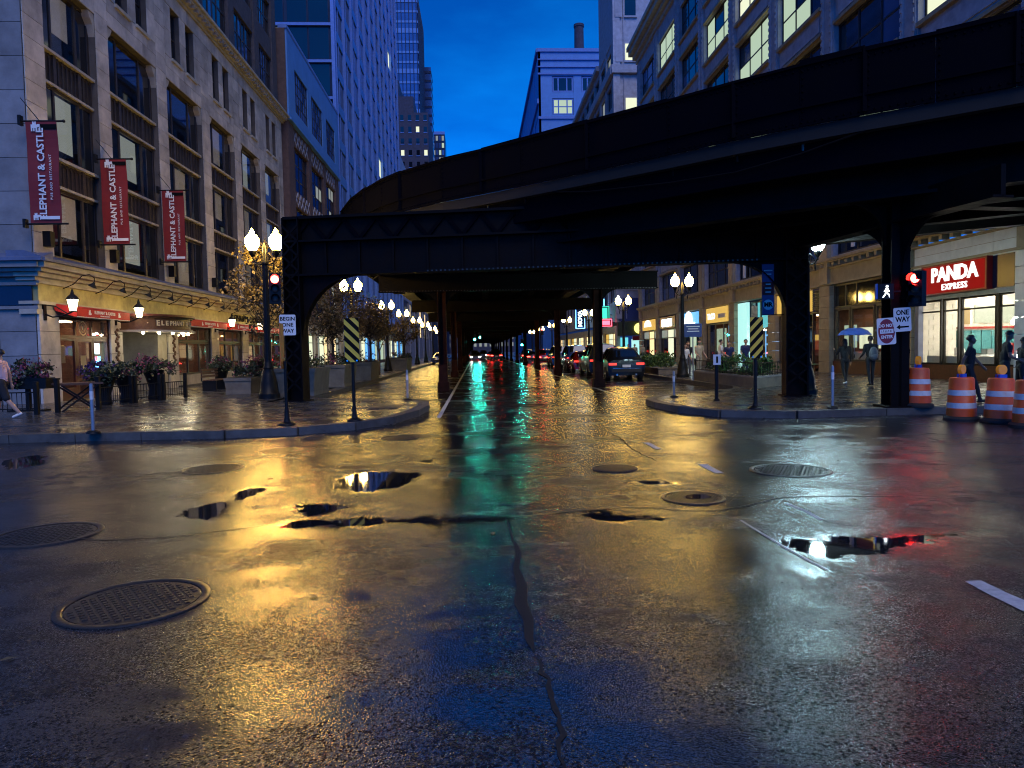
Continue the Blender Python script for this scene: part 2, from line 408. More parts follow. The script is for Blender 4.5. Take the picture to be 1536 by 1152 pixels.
def seg_d(p, a, b):
    dx, dy = b[0] - a[0], b[1] - a[1]; f = max(0, min(1, ((p[0] - a[0]) * dx + (p[1] - a[1]) * dy) / (dx * dx + dy * dy))); return math.hypot(p[0] - a[0] - f * dx, p[1] - a[1] - f * dy)
def make_road():
    """one sheet: a fine patch in the crossing that carries the water depth, wide quads round it"""
    import numpy as np
    x0, x1, y0, y1, s = -9.0, 6.0, 2.2, 14.8, .06
    nx, ny = int(round((x1 - x0) / s)), int(round((y1 - y0) / s))
    X, Y = np.meshgrid(x0 + np.arange(nx + 1) * (x1 - x0) / nx, y0 + np.arange(ny + 1) * (y1 - y0) / ny)
    D = np.full(X.shape, -1.)
    for poly in PUD:
        n = len(poly); d = np.full(X.shape, 9.); ins = np.zeros(X.shape, bool)
        for i in range(n):
            (ax, ay), (bx, by) = poly[i], poly[(i + 1) % n]; dx, dy = bx - ax, by - ay
            f = np.clip(((X - ax) * dx + (Y - ay) * dy) / (dx * dx + dy * dy), 0, 1); d = np.minimum(d, np.hypot(X - ax - f * dx, Y - ay - f * dy))
            if ay != by: ins ^= ((ay > Y) != (by > Y)) & (X < (bx - ax) * (Y - ay) / (by - ay) + ax)
        D = np.maximum(D, np.where(ins, d, -d))
    vs = np.stack([X.ravel(), Y.ravel(), np.zeros(X.size)], 1); n1 = nx + 1
    I, J = np.meshgrid(np.arange(nx), np.arange(ny)); k = (J * n1 + I).ravel()
    fs = np.stack([k, k + 1, k + n1 + 1, k + n1], 1)
    B = vs.shape[0]; o = 800.
    ext = [(-o, -o), (o, -o), (o, 900), (-o, 900)]; vs = np.vstack([vs, [(a, b, 0) for a, b in ext]])
    cor = [0, nx, ny * n1 + nx, ny * n1]
    fs = fs.tolist(); edges = [[i for i in range(nx + 1)], [j * n1 + nx for j in range(ny + 1)], [ny * n1 + i for i in range(nx, -1, -1)], [j * n1 for j in range(ny, -1, -1)]]
    for e in range(4): fs.append([B + e, B + (e + 1) % 4] + edges[e][::-1])
    me = bpy.data.meshes.new('road'); me.from_pydata(vs.tolist(), [], fs); me.materials.append(MATS['asphalt'])
    at_ = me.attributes.new('water', 'FLOAT', 'POINT'); at_.data.foreach_set('value', np.concatenate([D.ravel(), [-1.] * 4]).astype(np.float32))
    return link('road', me, kind='structure')
road = make_road()
# painted markings, cracks, joints
def strip(x0, x1, y0, y1, mat='paint', name='lane_marking', z=.004, jag=.015):
    mb = MB(); n = max(2, int(abs(y1 - y0) / .25)); L0 = []; R0 = []
    for i in range(n + 1):
        y = y0 + (y1 - y0) * i / n; j = jag if abs(y1 - y0) < 30 else 0
        L0.append((x0 + rp.uniform(-j, j), y, z)); R0.append((x1 + rp.uniform(-j, j), y, z))
    mb.add(L0 + R0, [(i, i + 1, n + 2 + i, n + 1 + i) for i in range(n)])
    return mb.build(name, mat, road)
strip(3.2, 3.33, 3.2, 4.49); strip(2.95, 3.08, 8.68, 9.38); strip(2.76, 2.87, 10.9, 11.7)
strip(4.68, 4.80, 24, 200); strip(-1.0, -.9, 17, 200)
strip(3.06, 3.13, 6.2, 6.9, jag=.03)
P('asphalt_patch', (.020, .020, .022), .36, var=.4, vs=30, bump=.5, bs=90, rvar=.1)
cp = [(.25, 6.6), (.27, 6.0), (.30, 5.5), (.26, 5.1), (.28, 4.7), (.25, 4.4), (.28, 4.1), (.26, 3.85), (.27, 3.65)]
mb = MB(); w = [.008, .012, .022, .03, .045, .05, .04, .03, .004]
mb.add([(x - w[i], y, .003) for i, (x, y) in enumerate(cp)] + [(x + w[i] * rp.uniform(.5, 1.2), y, .003) for i, (x, y) in enumerate(cp)], [(i, i + 1, i + 10, i + 9) for i in range(8)])
mb.build('crack', 'crack', road)
mb = MB(); cp = [(2.38, 6.3), (2.385, 5.9), (2.39, 5.45), (2.41, 5.1), (2.44, 4.8)]
mb.add([(x - .012, y, .0045) for x, y in cp] + [(x + .012, y, .0045) for x, y in cp], [(i, i + 1, i + 6, i + 5) for i in range(4)])
mb.build('seam', 'paint', road)
def tar_line(pts, w):
    q = MB(); n = len(pts) * 6; P2 = []
    for i in range(len(pts) - 1):
        p0, p1, p2, p3 = (Vector(pts[max(0, min(len(pts) - 1, j))]) for j in (i - 1, i, i + 1, i + 2))
        for k in range(10):
            f = k / 10; v = .5 * (2 * p1 + (p2 - p0) * f + (2 * p0 - 5 * p1 + 4 * p2 - p3) * f * f + (3 * p1 - p0 - 3 * p2 + p3) * f ** 3); P2.append((v.x + rp.uniform(-.018, .018), v.y + rp.uniform(-.018, .018)))
    m = len(P2); vs = []
    for i, (x, y) in enumerate(P2):
        a = P2[max(i - 1, 0)]; c = P2[min(i + 1, m - 1)]; d = Vector((c[0] - a[0], c[1] - a[1])).normalized(); ww = w * rp.uniform(.4, 1.3) * min(1, i / 4 + .1, (m - 1 - i) / 4 + .1)
        vs += [(x - d.y * ww, y + d.x * ww, .0035), (x + d.y * ww, y - d.x * ww, .0035)]
    q.add(vs, [(2 * i, 2 * i + 1, 2 * i + 3, 2 * i + 2) for i in range(m - 1)]); q.build('crack', 'crack', road)
tar_line([(.3, 6.7), (1.4, 6.95), (2.3, 6.7), (3.3, 7.2), (4.6, 7.0)], .014); tar_line([(-1.9, 6.7), (-3.0, 6.3), (-4.4, 6.5), (-5.8, 6.2)], .012)
tar_line([(.28, 3.6), (.32, 3.0), (.28, 2.3)], .012); tar_line([(2.5, 9.7), (2.42, 11.0), (2.5, 12.2), (2.45, 13.4)], .012)

# manholes
def manhole(x, y, r, label, wetlid=False):
    t = thing('manhole_cover', label, 'manhole', (x, y, 0), rp.uniform(0, 3), 'manhole covers in the crossing')
    MB().lathe([(r, 0.001), (r, .007), (r * .985, .010), (r * .90, .010), (r * .885, .006), (r * .885, .001)], n=40, caps=False).build('ring', 'iron', t, True, local=True)
    MB().lathe([(.02, .0035), (r * .86, .0035), (r * .86, .001)], n=40, caps=True).build('lid', 'iron', t, local=True)
    mb = MB(); s = r / 9
    for i in range(-8, 9):
        for j in range(-8, 9):
            if (i * i + j * j) ** .5 * s < r * .8: mb.box(i * s - s * .3, i * s + s * .3, j * s - s * .3, j * s + s * .3, .0035, .0095)
    mb.build('studs', 'iron', t, local=True)['kind'] = 'stuff'
    if wetlid:
        pts = [(math.cos(a / 9) * r * .5 * rp.uniform(.7, 1.1) + r * .15, math.sin(a / 9) * r * .4 * rp.uniform(.7, 1.1), .0102) for a in range(0, 56, 3)]
        MB().add(pts, [tuple(range(len(pts)))]).build('puddle', 'water', t, local=True)
manhole(-2.27, 4.67, .46, 'large iron manhole cover closest to the viewer, patterned with studs')
manhole(-3.95, 6.57, .46, 'iron manhole cover at the picture\'s left edge in the near asphalt')
manhole(-3.76, 10.1, .42, 'iron manhole cover in asphalt in line with the red-lit lamp post')
manhole(2.25, 7.3, .33, 'small manhole cover brimming with water, right of the long crack', True)
manhole(1.8, 9.24, .30, 'small manhole cover in yellow-lit asphalt, beyond the water-filled one')
manhole(3.95, 8.74, .50, 'wide manhole cover in the blue-lit asphalt ahead of the traffic drums')
manhole(-1.46, 13.2, .36, 'manhole cover close to the rounded kerb with the striped marker')

# pavements
def pavement(name, top, sheet, skip):
    n = len(top)
    t = MB().prism([(x, y, -.1) for x, y in top], (0, 0, .25)).build(name, 'mortar'); t['kind'] = 'structure'
    # kerb stones along the road edge
    for k in range(len(sheet) - 1):
        a = Vector((*sheet[k], 0)); c = Vector((*sheet[k + 1], 0)); L = (c - a).length
        if L < .05: continue
        m = max(1, round(L / 1.6)) if L < 60 else 1
        for i in range(m):
            p = a.lerp(c, (i + .006) / m); q = a.lerp(c, (i + 1 - .006) / m)
            if (p.y + q.y) / 2 > 70 and m > 1 and i % 1: continue
            d = (q - p).normalized(); nrm = Vector((-d.y, d.x, 0)) * .10
            zt = .156 + rp.uniform(-.004, .004)
            mb = MB(); pts = [p + nrm * .98, p - nrm * .9, q - nrm * .9, q + nrm * .98]
            mb.prism([(v.x, v.y, .0) for v in pts], (0, 0, zt)).build('kerb_stone', 'granite_kerb', t)
    return t
L_OUT = [(-9.0, 14.05), (-6.5, 14.0), (-4.9, 13.93), (-3.6, 14.2), (-2.6, 14.85), (-1.95, 16.0), (-1.55, 17.6), (-1.42, 19.2), (-1.5, 20.6), (-1.95, 21.6), (-3.2, 22.4), (-5.0, 23.0), (-5.5, 23.6), (-5.6, 24.6), (-5.6, 60)]
sidewalk_left = pavement('pavement_left', [(-90, 14.05)] + L_OUT + [(-5.6, 420), (-90, 420)], [(-22, 14.05)] + L_OUT + [(-5.6, 120), (-5.6, 420)], None)
R_OUT = [(9.2, 60), (9.2, 24.8), (8.8, 23.6), (7.9, 22.7), (6.4, 21.7), (5.3, 20.7), (4.8, 19.6), (4.75, 18.4), (4.95, 16.9), (5.5, 15.7), (6.9, 15.0), (9.0, 15.2), (14, 15.35), (24, 15.4)]
sidewalk_right = pavement('pavement_right', [(9.2, 420)] + R_OUT + [(120, 15.4), (120, 420)], [(9.2, 420), (9.2, 120)] + R_OUT + [(60, 15.4)], None)
def inside(pt, poly):
    x, y = pt; c = False; n = len(poly)
    for i in range(n):
        (x0, y0), (x1, y1) = poly[i], poly[(i + 1) % n]
        if (y0 > y) != (y1 > y) and x < (x1 - x0) * (y - y0) / (y1 - y0) + x0: c = not c
    return c
def slabs(parent, poly, x0, x1, y0, y1, s, mat='conc_wet'):
    mes = [MB().box(-s / 2 + .007, s / 2 - .007, -s / 2 + .007, s / 2 - .007, 0, .012).mesh('paving_slab', mat) for _ in range(1)]
    x = x0 + s / 2
    while x < x1:
        y = y0 + s / 2
        while y < y1:
            if all(inside((x + a * s * .6, y + c * s * .6), poly) for a in (-1, 1) for c in (-1, 1)):
                o = link('paving_slab', mes[0], parent, (x, y, .147 + rp.uniform(0, .004))); o.rotation_euler = (R(rp.uniform(-.15, .15)), R(rp.uniform(-.15, .15)), 0)
            y += s
        x += s
LP = [(-40, 14.25)] + [(x - .12, y + .15) if y < 17 else (x - .22, y) for x, y in L_OUT] + [(-5.8, 100), (-40, 100)]
slabs(sidewalk_left, LP, -14.0, -1.4, 14.2, 34, 1.5)
RPg = [(9.4, 100)] + [(x + .2, y) if y > 15.9 else (x + .1, y + .25) for x, y in R_OUT] + [(60, 15.7), (60, 100)]
slabs(sidewalk_right, RPg, 4.7, 18.0, 15.3, 36, 1.5)
# plain flags further off
MB().box(-14, -5.75, 34.0, 300, .14, .156).build('far_paving', 'conc_wet', sidewalk_left)
MB().box(-40, -14, 14.4, 24, .14, .156).build('corner_paving', 'conc_wet', sidewalk_left)
MB().box(9.35, 18, 36.0, 300, .14, .156).build('far_paving', 'conc_wet', sidewalk_right)
# filler paving between slabs and the curved kerb
MB().prism([(x, y, .145) for x, y in LP[1:16]] + [(-5.8, 34, .145), (-14, 34, .145), (-14, 14.3, .145)], (0, 0, .006)).build('edge_paving', 'conc_wet', sidewalk_left)
MB().prism([(x, y, .145) for x, y in RPg[2:15]] + [(18, 15.75, .145), (18, 36, .145), (9.4, 36, .145)], (0, 0, .006)).build('edge_paving', 'conc_wet', sidewalk_right)
# tactile plate and drain grate at the rounded corner
t = thing('drain_grate', 'slotted iron drain grate set in the rounded kerb corner', 'grate', (-2.45, 18.9, .165))
MB().box(-.42, .42, -.6, .6, -.006, 0).build('frame', 'iron', t, local=True)
gm = MB().box(-.36, .36, -.025, .025, 0, .012).mesh('bar', 'iron')
for i in range(12): link('bar', gm, t, (0, -.52 + i * .0945, 0))

# fallen leaves in the gutters and on the flags
def leaves_on(par, spots, seed):
    rd = random.Random(seed); vs = []; fs = []
    for x, y, z in spots:
        a = rd.uniform(0, 6.3); s = rd.uniform(.03, .06); k = len(vs)
        for q in ((-1, 0, .004), (0, .5, .012), (1, 0, .006), (0, -.5, .010)): vs.append((x + s * (q[0] * math.cos(a) - q[1] * math.sin(a)), y + s * (q[0] * math.sin(a) + q[1] * math.cos(a)), z + q[2]))
        fs.append((k, k + 1, k + 2, k + 3))
    MB().add(vs, fs).build('fallen_leaves', 'leaf', par)['kind'] = 'stuff'
rq = random.Random(8)
sp = []
for k in range(len(L_OUT) - 2):
    a, c = L_OUT[k], L_OUT[k + 1]
    for i in range(9): f = rq.random(); sp.append((a[0] + (c[0] - a[0]) * f + abs(rq.gauss(.2, .2)), a[1] + (c[1] - a[1]) * f - abs(rq.gauss(.2, .25)), 0))
for k in range(1, len(R_OUT) - 1):
    a, c = R_OUT[k], R_OUT[k + 1]
    for i in range(7): f = rq.random(); sp.append((a[0] + (c[0] - a[0]) * f - abs(rq.gauss(.2, .15)), a[1] + (c[1] - a[1]) * f - abs(rq.gauss(.25, .25)), 0))
for i in range(45): sp.append((rq.uniform(-6, 6), rq.uniform(3, 14), .002))
leaves_on(road, sp, 4)
leaves_on(sidewalk_left, [(rq.uniform(-12, -3.5), rq.uniform(14.6, 30), .165) for i in range(150)], 5)
# ------------------------------------------------------------------ elevated railway
EL = thing('elevated_railway', 'black riveted steel elevated railway on columns, curving across the street', 'railway', (0, 0, 0))
OUTER = [(-5.6, 38.0), (-5.6, 33.0), (-5.5, 30.2), (-4.75, 28.0), (-3.95, 26.3), (-3.2, 24.95), (-2.41, 23.86), (-1.0, 22.35), (.25, 21.3), (1.36, 20.31), (3.02, 18.76), (4.72, 17.19), (5.93, 16.0), (7.0, 15.05), (7.99, 14.25), (8.97, 13.5), (9.98, 12.7), (12.2, 11.1), (15, 9.5), (19, 7.9), (25, 6.6), (34, 6.0), (60, 6.0)]
WID = [13.3, 12.9, 12.2, 11.4, 10.8, 10.3, 9.9, 9.6, 9.3, 9.2] + [9.2] * 13
def offs(k):
    a = Vector(OUTER[max(k - 1, 0)]); c = Vector(OUTER[min(k + 1, len(OUTER) - 1)]); d = (c - a).normalized()
    return Vector((-d.y, d.x))
def at(k, o): v = Vector(OUTER[k]) + offs(k) * o; return v
def ribbon(o0, o1, z0, z1, k0=0, k1=None, wl=False):
    """a bar that follows the curve between two offsets and two heights"""
    mb = MB(); k1 = len(OUTER) - 1 if k1 is None else k1; vs = []; fs = []
    for k in range(k0, k1 + 1):
        s = WID[k] / 9.2 if wl else 1
        a = at(k, o0 * s); c = at(k, o1 * s); vs += [(a.x, a.y, z0), (c.x, c.y, z0), (c.x, c.y, z1), (a.x, a.y, z1)]
    n = k1 - k0
    for i in range(n):
        for j in range(4): fs.append((i * 4 + j, i * 4 + (j + 1) % 4, i * 4 + 4 + (j + 1) % 4, i * 4 + 4 + j))
    fs += [(0, 1, 2, 3), (n * 4, n * 4 + 3, n * 4 + 2, n * 4 + 1)]
    return mb.add(vs, fs)
# curved part: track bed, girders with flanges, side plates
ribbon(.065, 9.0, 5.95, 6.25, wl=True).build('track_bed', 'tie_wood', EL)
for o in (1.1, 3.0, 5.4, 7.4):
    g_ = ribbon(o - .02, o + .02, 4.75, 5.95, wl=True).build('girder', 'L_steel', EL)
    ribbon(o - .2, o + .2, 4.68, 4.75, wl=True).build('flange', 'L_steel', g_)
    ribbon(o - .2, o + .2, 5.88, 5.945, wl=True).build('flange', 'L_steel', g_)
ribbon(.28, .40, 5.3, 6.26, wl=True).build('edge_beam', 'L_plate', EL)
# outer side plates, one panel after another with small steps between them
acc = []
for k in range(len(OUTER) - 1):
    a = Vector(OUTER[k]); c = Vector(OUTER[k + 1]); n = max(1, round((c - a).length / 1.9)) if k else 3
    for i in range(n): acc.append((a.lerp(c, i / n), a.lerp(c, (i + 1) / n)))
rl = random.Random(5)
for i, (a, c) in enumerate(acc):
    d = (c - a).normalized(); zt = 7.6 + rl.uniform(-.035, .035); nn = Vector((-d.y, d.x)) * .06
    a2 = a + d * .004; c2 = c - d * .004
    pl = MB().prism([(a2.x, a2.y, 6.25), (c2.x, c2.y, 6.25), (c2.x, c2.y, zt), (a2.x, a2.y, zt + rl.uniform(-.02, .02))], (nn.x, nn.y, 0)).build('side_plate', 'L_plate', EL)
    if i % 2 == 0 and i: MB().beam((a.x - nn.x * .5, a.y - nn.y * .5, 6.3), (a.x - nn.x * .5, a.y - nn.y * .5, 7.55), .09, .05).build('stiffener', 'L_plate', pl)
    # handrail outside the plate
rv = MB()
for i, (a, c) in enumerate(acc[2:40]):
    d = (c - a).normalized(); nn = Vector((d.y, -d.x)) * .012; L_ = (c - a).length; s_ = .05
    while s_ < L_:
        p = a + d * s_ + nn
        for z in (6.33, 7.42): rv.box(p.x - .016, p.x + .016, p.y - .016, p.y + .016, z - .016, z + .016)
        s_ += .14
    z = 6.4
    while z < 7.4: p = a + d * .07 + nn; rv.box(p.x - .016, p.x + .016, p.y - .016, p.y + .016, z, z + .03); z += .14
rv.build('rivets', 'L_plate', EL)['kind'] = 'stuff'
ribbon(-.06, -.015, 6.62, 6.67, 1).build('conduit', 'L_plate', EL)
ribbon(-.05, .12, 7.5, 7.56, 0).build('top_rail', 'L_plate', EL)
ribbon(8.9, 9.0, 6.15, 7.3, wl=True).build('inner_parapet', 'L_plate', EL)
# cable strung under the side plates
cp = []
for k, sag in ((9, 0), (10, -.35), (11, -.5), (12, -.55), (13, -.4), (14, -.15), (15, .0)):
    p = at(k, .1); cp.append((p.x, p.y, 6.1 + sag))
MB().tube(cp, .025).build('cable', 'L_steel', EL)
# insulators, small bolts that catch the light
for k, o in ((6, .2), (8, .3), (9, .2), (11, .3), (12, .2), (13, .3)):
    p = at(k, o); MB().cyl((p.x, p.y, 5.8), (p.x, p.y, 6.2), .035, .05).build('insulator', 'iron' if k in (8, 13) else 'L_steel', EL)
# sleepers under the curve (one mass, seen only from below)
mb = MB()
for k in range(1, len(OUTER) - 2):
    a = Vector(OUTER[k]); L = (Vector(OUTER[k + 1]) - a).length; n = max(1, int(L / .55))
    for i in range(n):
        f = i / n; p = at(k, .3).lerp(at(k + 1, .3), f); q = at(k, 8.9).lerp(at(k + 1, 8.9), f)
        mb.beam((p.x, p.y, 5.9), (q.x, q.y, 5.9), .2, .18)
mb.build('sleepers', 'tie_wood', EL)['kind'] = 'stuff'
# straight part
XA, XB = -4.1, 7.7
YB = [29.0 + 14.7 * k for k in range(15)]
MB().box(XA - 1.5, XB - .2, 34.5, 260, 5.97, 6.17).build('walkway', 'tie_wood', EL); MB().box(XA + .2, XB - .2, 34.5, 260, 5.75, 5.95).build('track_bed', 'tie_wood', EL)
mb = MB(); y = 29.4
while y < 200:
    mb.box(XA + .5, XB - .5, y, y + .22, 5.6, 5.78); y += .62
mb.build('sleepers', 'tie_wood', EL)['kind'] = 'stuff'
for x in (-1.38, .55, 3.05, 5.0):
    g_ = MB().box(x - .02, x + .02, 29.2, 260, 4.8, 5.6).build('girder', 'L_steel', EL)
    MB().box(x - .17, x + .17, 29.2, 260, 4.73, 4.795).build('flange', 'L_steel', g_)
for x, s in ((XA, 1), (XB, -1)):
    MB().box(x, x + .08 * s, 34, 260, 5.45, 6.15).build('edge_beam', 'L_steel', EL)
    MB().box(x - (1.5 if s > 0 else 0), x + .05 * s - (1.5 if s > 0 else 0), 37.5, 260, 6.5 if s > 0 else 6.2, 7.5).build('inner_parapet', 'L_plate', EL)
def gusset(mb, x, y, z, r, s, th=.06):
    """solid corner plate with a round cut, from a post at x under a beam at z, towards s"""
    pts = [(x, y, z)] + [(x + s * (r - r * math.sin(a)), y, z - r + r * math.cos(a)) for a in [i * math.pi / 2 / 10 for i in range(11)]]
    pts = [(x, y - th / 2, z)] + [(x + s * r * (1 - math.sin(t)), y - th / 2, z - r * (1 - math.cos(t))) for t in [math.pi / 2 * i / 10 for i in range(11)]]
    mb.prism(pts, (0, th, 0))
for i, y in enumerate(YB):
    for x in (-1.38, 5.0):
        w = .17
        c = MB().box(x - w, x + w, y - .03, y + .03, 0, 4.05); c.box(x - w, x - w + .03, y - .19, y + .19, 0, 4.05); c.box(x + w - .03, x + w, y - .19, y + .19, 0, 4.05)
        c.box(x - .24, x + .24, y - .24, y + .24, 0, .35)
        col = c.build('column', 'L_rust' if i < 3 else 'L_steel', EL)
        if i < 5:
            MB().box(x - w - .012, x + w + .012, y - .21, y + .21, .35, 1.05).build('collar_plate', 'L_rust', col)
    gb = MB().box(XA + .2, XB - .2, y - .03, y + .03, 4.05, 4.75); gb.box(XA + .2, XB - .2, y - .2, y + .2, 4.02, 4.07); gb.box(XA + .2, XB - .2, y - .2, y + .2, 4.70, 4.74)
    cg = gb.build('cross_girder', 'L_steel', EL)
    m2 = MB()
    for x, s in ((-1.38 + .17, 1), (5.0 - .17, -1), (-1.38 - .17, -1), (5.0 + .17, 1)): gusset(m2, x, y, 4.02, .95 if i > 1 else .75, s)
    m2.build('gusset', 'L_steel', cg)
# rivets along the nearest flanges
mb = MB()
for y0, x0, x1, z in ((28.8, -3.8, 7.4, 4.045),):
    x = x0
    while x < x1: mb.box(x - .02, x + .02, y0 - .015, y0, z - .02, z + .02); x += .12
mb.build('rivets', 'iron', EL)['kind'] = 'stuff'
# portal over the near kerb line
PA = Vector((-5.5, 22.0, 0)); PB = Vector((8.95, 19.5, 0)); PD = (PB - PA).normalized(); PN = Vector((-PD.y, PD.x, 0))
def pp(s, n, z): v = PA + PD * s + PN * n; return (v.x, v.y, z)
PL_ = (PB - PA).length
ptl = MB()
def pbox(mb, s0, s1, n0, n1, z0, z1):
    mb.add([pp(s0, n0, z0), pp(s1, n0, z0), pp(s1, n1, z0), pp(s0, n1, z0), pp(s0, n0, z1), pp(s1, n0, z1), pp(s1, n1, z1), pp(s0, n1, z1)],
           [(0, 3, 2, 1), (4, 5, 6, 7), (0, 1, 5, 4), (1, 2, 6, 5), (2, 3, 7, 6), (3, 0, 4, 7)])
pbox(ptl, -.1, PL_ + .1, -.04, .04, 4.0, 5.0); 
pbox(ptl, -.24, PL_ + .3, -.26, .26, 3.95, 4.01); pbox(ptl, -.24, PL_ + .3, -.26, .26, 4.96, 5.02); pbox(ptl, -.24, PL_ + .3, -.2, .2, 5.66, 5.74)
pbox(ptl, -.24, PL_ + .3, .02, .08, 5.0, 5.68)
PT = ptl.build('portal_beam', 'L_steel', EL)
mb = MB(); n = 14
for i in range(n):
    s0 = i * PL_ / n; s1 = (i + 1) * PL_ / n; sm = (s0 + s1) / 2
    mb.beam(pp(s0, -.03, 5.03), pp(sm, -.03, 5.65), .05, .10); mb.beam(pp(sm, -.03, 5.65), pp(s1, -.03, 5.03), .05, .10)
mb.build('lattice', 'L_plate', PT)
for i in range(0, n + 1):
    m3 = MB(); pbox(m3, i * PL_ / n - .03, i * PL_ / n + .03, -.12, -.04, 4.02, 4.95); m3.build('stiffener', 'L_steel', PT)
mb = MB(); s = 4.2
while s < PL_ - 1: pbox(mb, s, s + .045, -.275, -.262, 3.96, 4.0); s += .13
mb.build('rivets', 'iron', PT)['kind'] = 'stuff'
for s, r, sg in ((0.28, 1.85, 1), (PL_ - .28, 1.55, -1)):
    pts = [pp(s, -.04, 3.95)] + [pp(s + sg * r * (1 - math.sin(t)), -.04, 3.95 - r * (1 - math.cos(t))) for t in [math.pi / 2 * i / 14 for i in range(15)]]
    MB().prism(pts, PN * .08).build('gusset', 'L_steel', PT)
    rim = MB(); q = [(s + sg * r * (1 - math.sin(t)), 3.95 - r * (1 - math.cos(t))) for t in [math.pi / 2 * i / 14 for i in range(15)]]
    for (a0, z0), (a1, z1) in zip(q[:-1], q[1:]): rim.add([pp(a0, -.16, z0), pp(a1, -.16, z1), pp(a1, .16, z1), pp(a0, .16, z0), pp(a0, -.16, z0 + .03), pp(a1, -.16, z1 + .03), pp(a1, .16, z1 + .03), pp(a0, .16, z0 + .03)], [(0, 1, 2, 3), (7, 6, 5, 4), (0, 4, 5, 1), (1, 5, 6, 2), (2, 6, 7, 3), (3, 7, 4, 0)])
    rim.build('gusset_rim', 'L_steel', PT)
def big_col(x, y, z1, w=.3, mat='L_steel', rz=0, fl=.26):
    M = Matrix.Translation((x, y, 0)) @ Matrix.Rotation(rz, 4, 'Z'); mb = MB()
    def bb(x0, x1, y0, y1, z0, zz):
        mb.mbox(M @ Matrix.Translation(((x0 + x1) / 2, (y0 + y1) / 2, (z0 + zz) / 2)), x1 - x0, y1 - y0, zz - z0)
    bb(-w, w, -.03, .03, .15, z1); bb(-w, -w + .04, -fl, fl, .15, z1); bb(w - .04, w, -fl, fl, .15, z1)
    bb(-w - .08, w + .08, -.34, .34, .15, .19)
    c = mb.build('column', mat, EL)
    lac = MB(); z = .5
    while z < z1 - .4:
        for f in (-fl - .005, ):
            a = M @ Vector((-w + .03, f, z)); b2 = M @ Vector((w - .03, f, z + .45)); lac.beam(a, b2, .03, .06)
            a = M @ Vector((w - .03, f, z)); b2 = M @ Vector((-w + .03, f, z + .45)); lac.beam(a, b2, .03, .06)
        z += .45
    lac.build('lacing', mat, c)
    return c
rzp = math.atan2(PD.y, PD.x)
big_col(PA.x, PA.y, 5.7, .26, rz=rzp); big_col(PB.x, PB.y, 5.7, .30, 'L_rust', rzp)
big_col(9.42, 15.5, 4.75, .24, 'L_steel', R(84), .2)
mb = MB().beam((8.95, 19.2, 4.55), (9.75, 12.7, 4.55), .1, .6); mb.beam((8.95, 19.2, 4.26), (9.75, 12.7, 4.26), .45, .05)
sb = mb.build('cross_girder', 'L_steel', EL)
for s in (1, -1):
    dd = Vector((.8, -6.5, 0)).normalized() * s; b0 = Vector((9.4, 15.5, 4.24)) + dd * .25; r = 1.05
    pts = [b0] + [b0 + dd * (r * (1 - math.sin(t))) - Vector((0, 0, r * (1 - math.cos(t)))) for t in [math.pi / 2 * i / 10 for i in range(11)]]
    MB().prism(pts, (.08, 0, 0)).build('gusset', 'L_steel', sb)
for s in (1, -1):
    dd = Vector((1, .15, 0)).normalized() * s; b0 = Vector((9.4, 15.45, 4.66)) + dd * .25; r = 1.5 if s > 0 else .9
    pts = [b0] + [b0 + dd * (r * (1 - math.sin(t))) - Vector((0, 0, r * (1 - math.cos(t)))) for t in [math.pi / 2 * i / 10 for i in range(11)]]
    MB().prism(pts, (0, .08, 0)).build('gusset', 'L_steel', sb)
mb = MB().beam((9.6, 15.5, 5.0), (22, 17.4, 5.0), .1, .7); mb.beam((9.6, 15.5, 4.66), (22, 17.4, 4.66), .4, .05); mb.build('cross_girder', 'L_steel', EL)
big_col(22, 17.4, 5.0, .27, 'L_steel', R(8))
# ------------------------------------------------------------------ facades
class Fac:
    """a wall plane: u along it, v up, d out of it. L faces +x, R faces -x, F faces -y (towards the crossing)"""
    def __init__(s, kind, base): s.k = kind; s.b = base
    def p(s, u, v, d):
        return (s.b + d, u, v) if s.k == 'L' else (s.b - d, u, v) if s.k == 'R' else (u, s.b - d, v)
    def box(s, mb, u0, u1, v0, v1, d0, d1):
        a = s.p(u0, v0, d0); c = s.p(u1, v1, d1); mb.box(a[0], c[0], a[1], c[1], a[2], c[2]); return mb
    def part(s, name, mat, par, *boxes, kind=None):
        mb = MB()
        for b in boxes: s.box(mb, *b)
        return mb.build(name, mat, par, kind=kind)
    def ux(s): return Vector((0, -1, 0)) if s.k == 'R' else Vector((0, 1, 0)) if s.k == 'L' else Vector((1, 0, 0))
    def nrm(s): return Vector((1, 0, 0)) if s.k == 'L' else Vector((-1, 0, 0)) if s.k == 'R' else Vector((0, -1, 0))
    def text(s, name, body, size, mat, par, u, v, d, **k):
        return lettering(name, body, size, mat, par, s.p(u, v, d), s.ux(), (0, 0, 1), **k)
rb = random.Random(11)
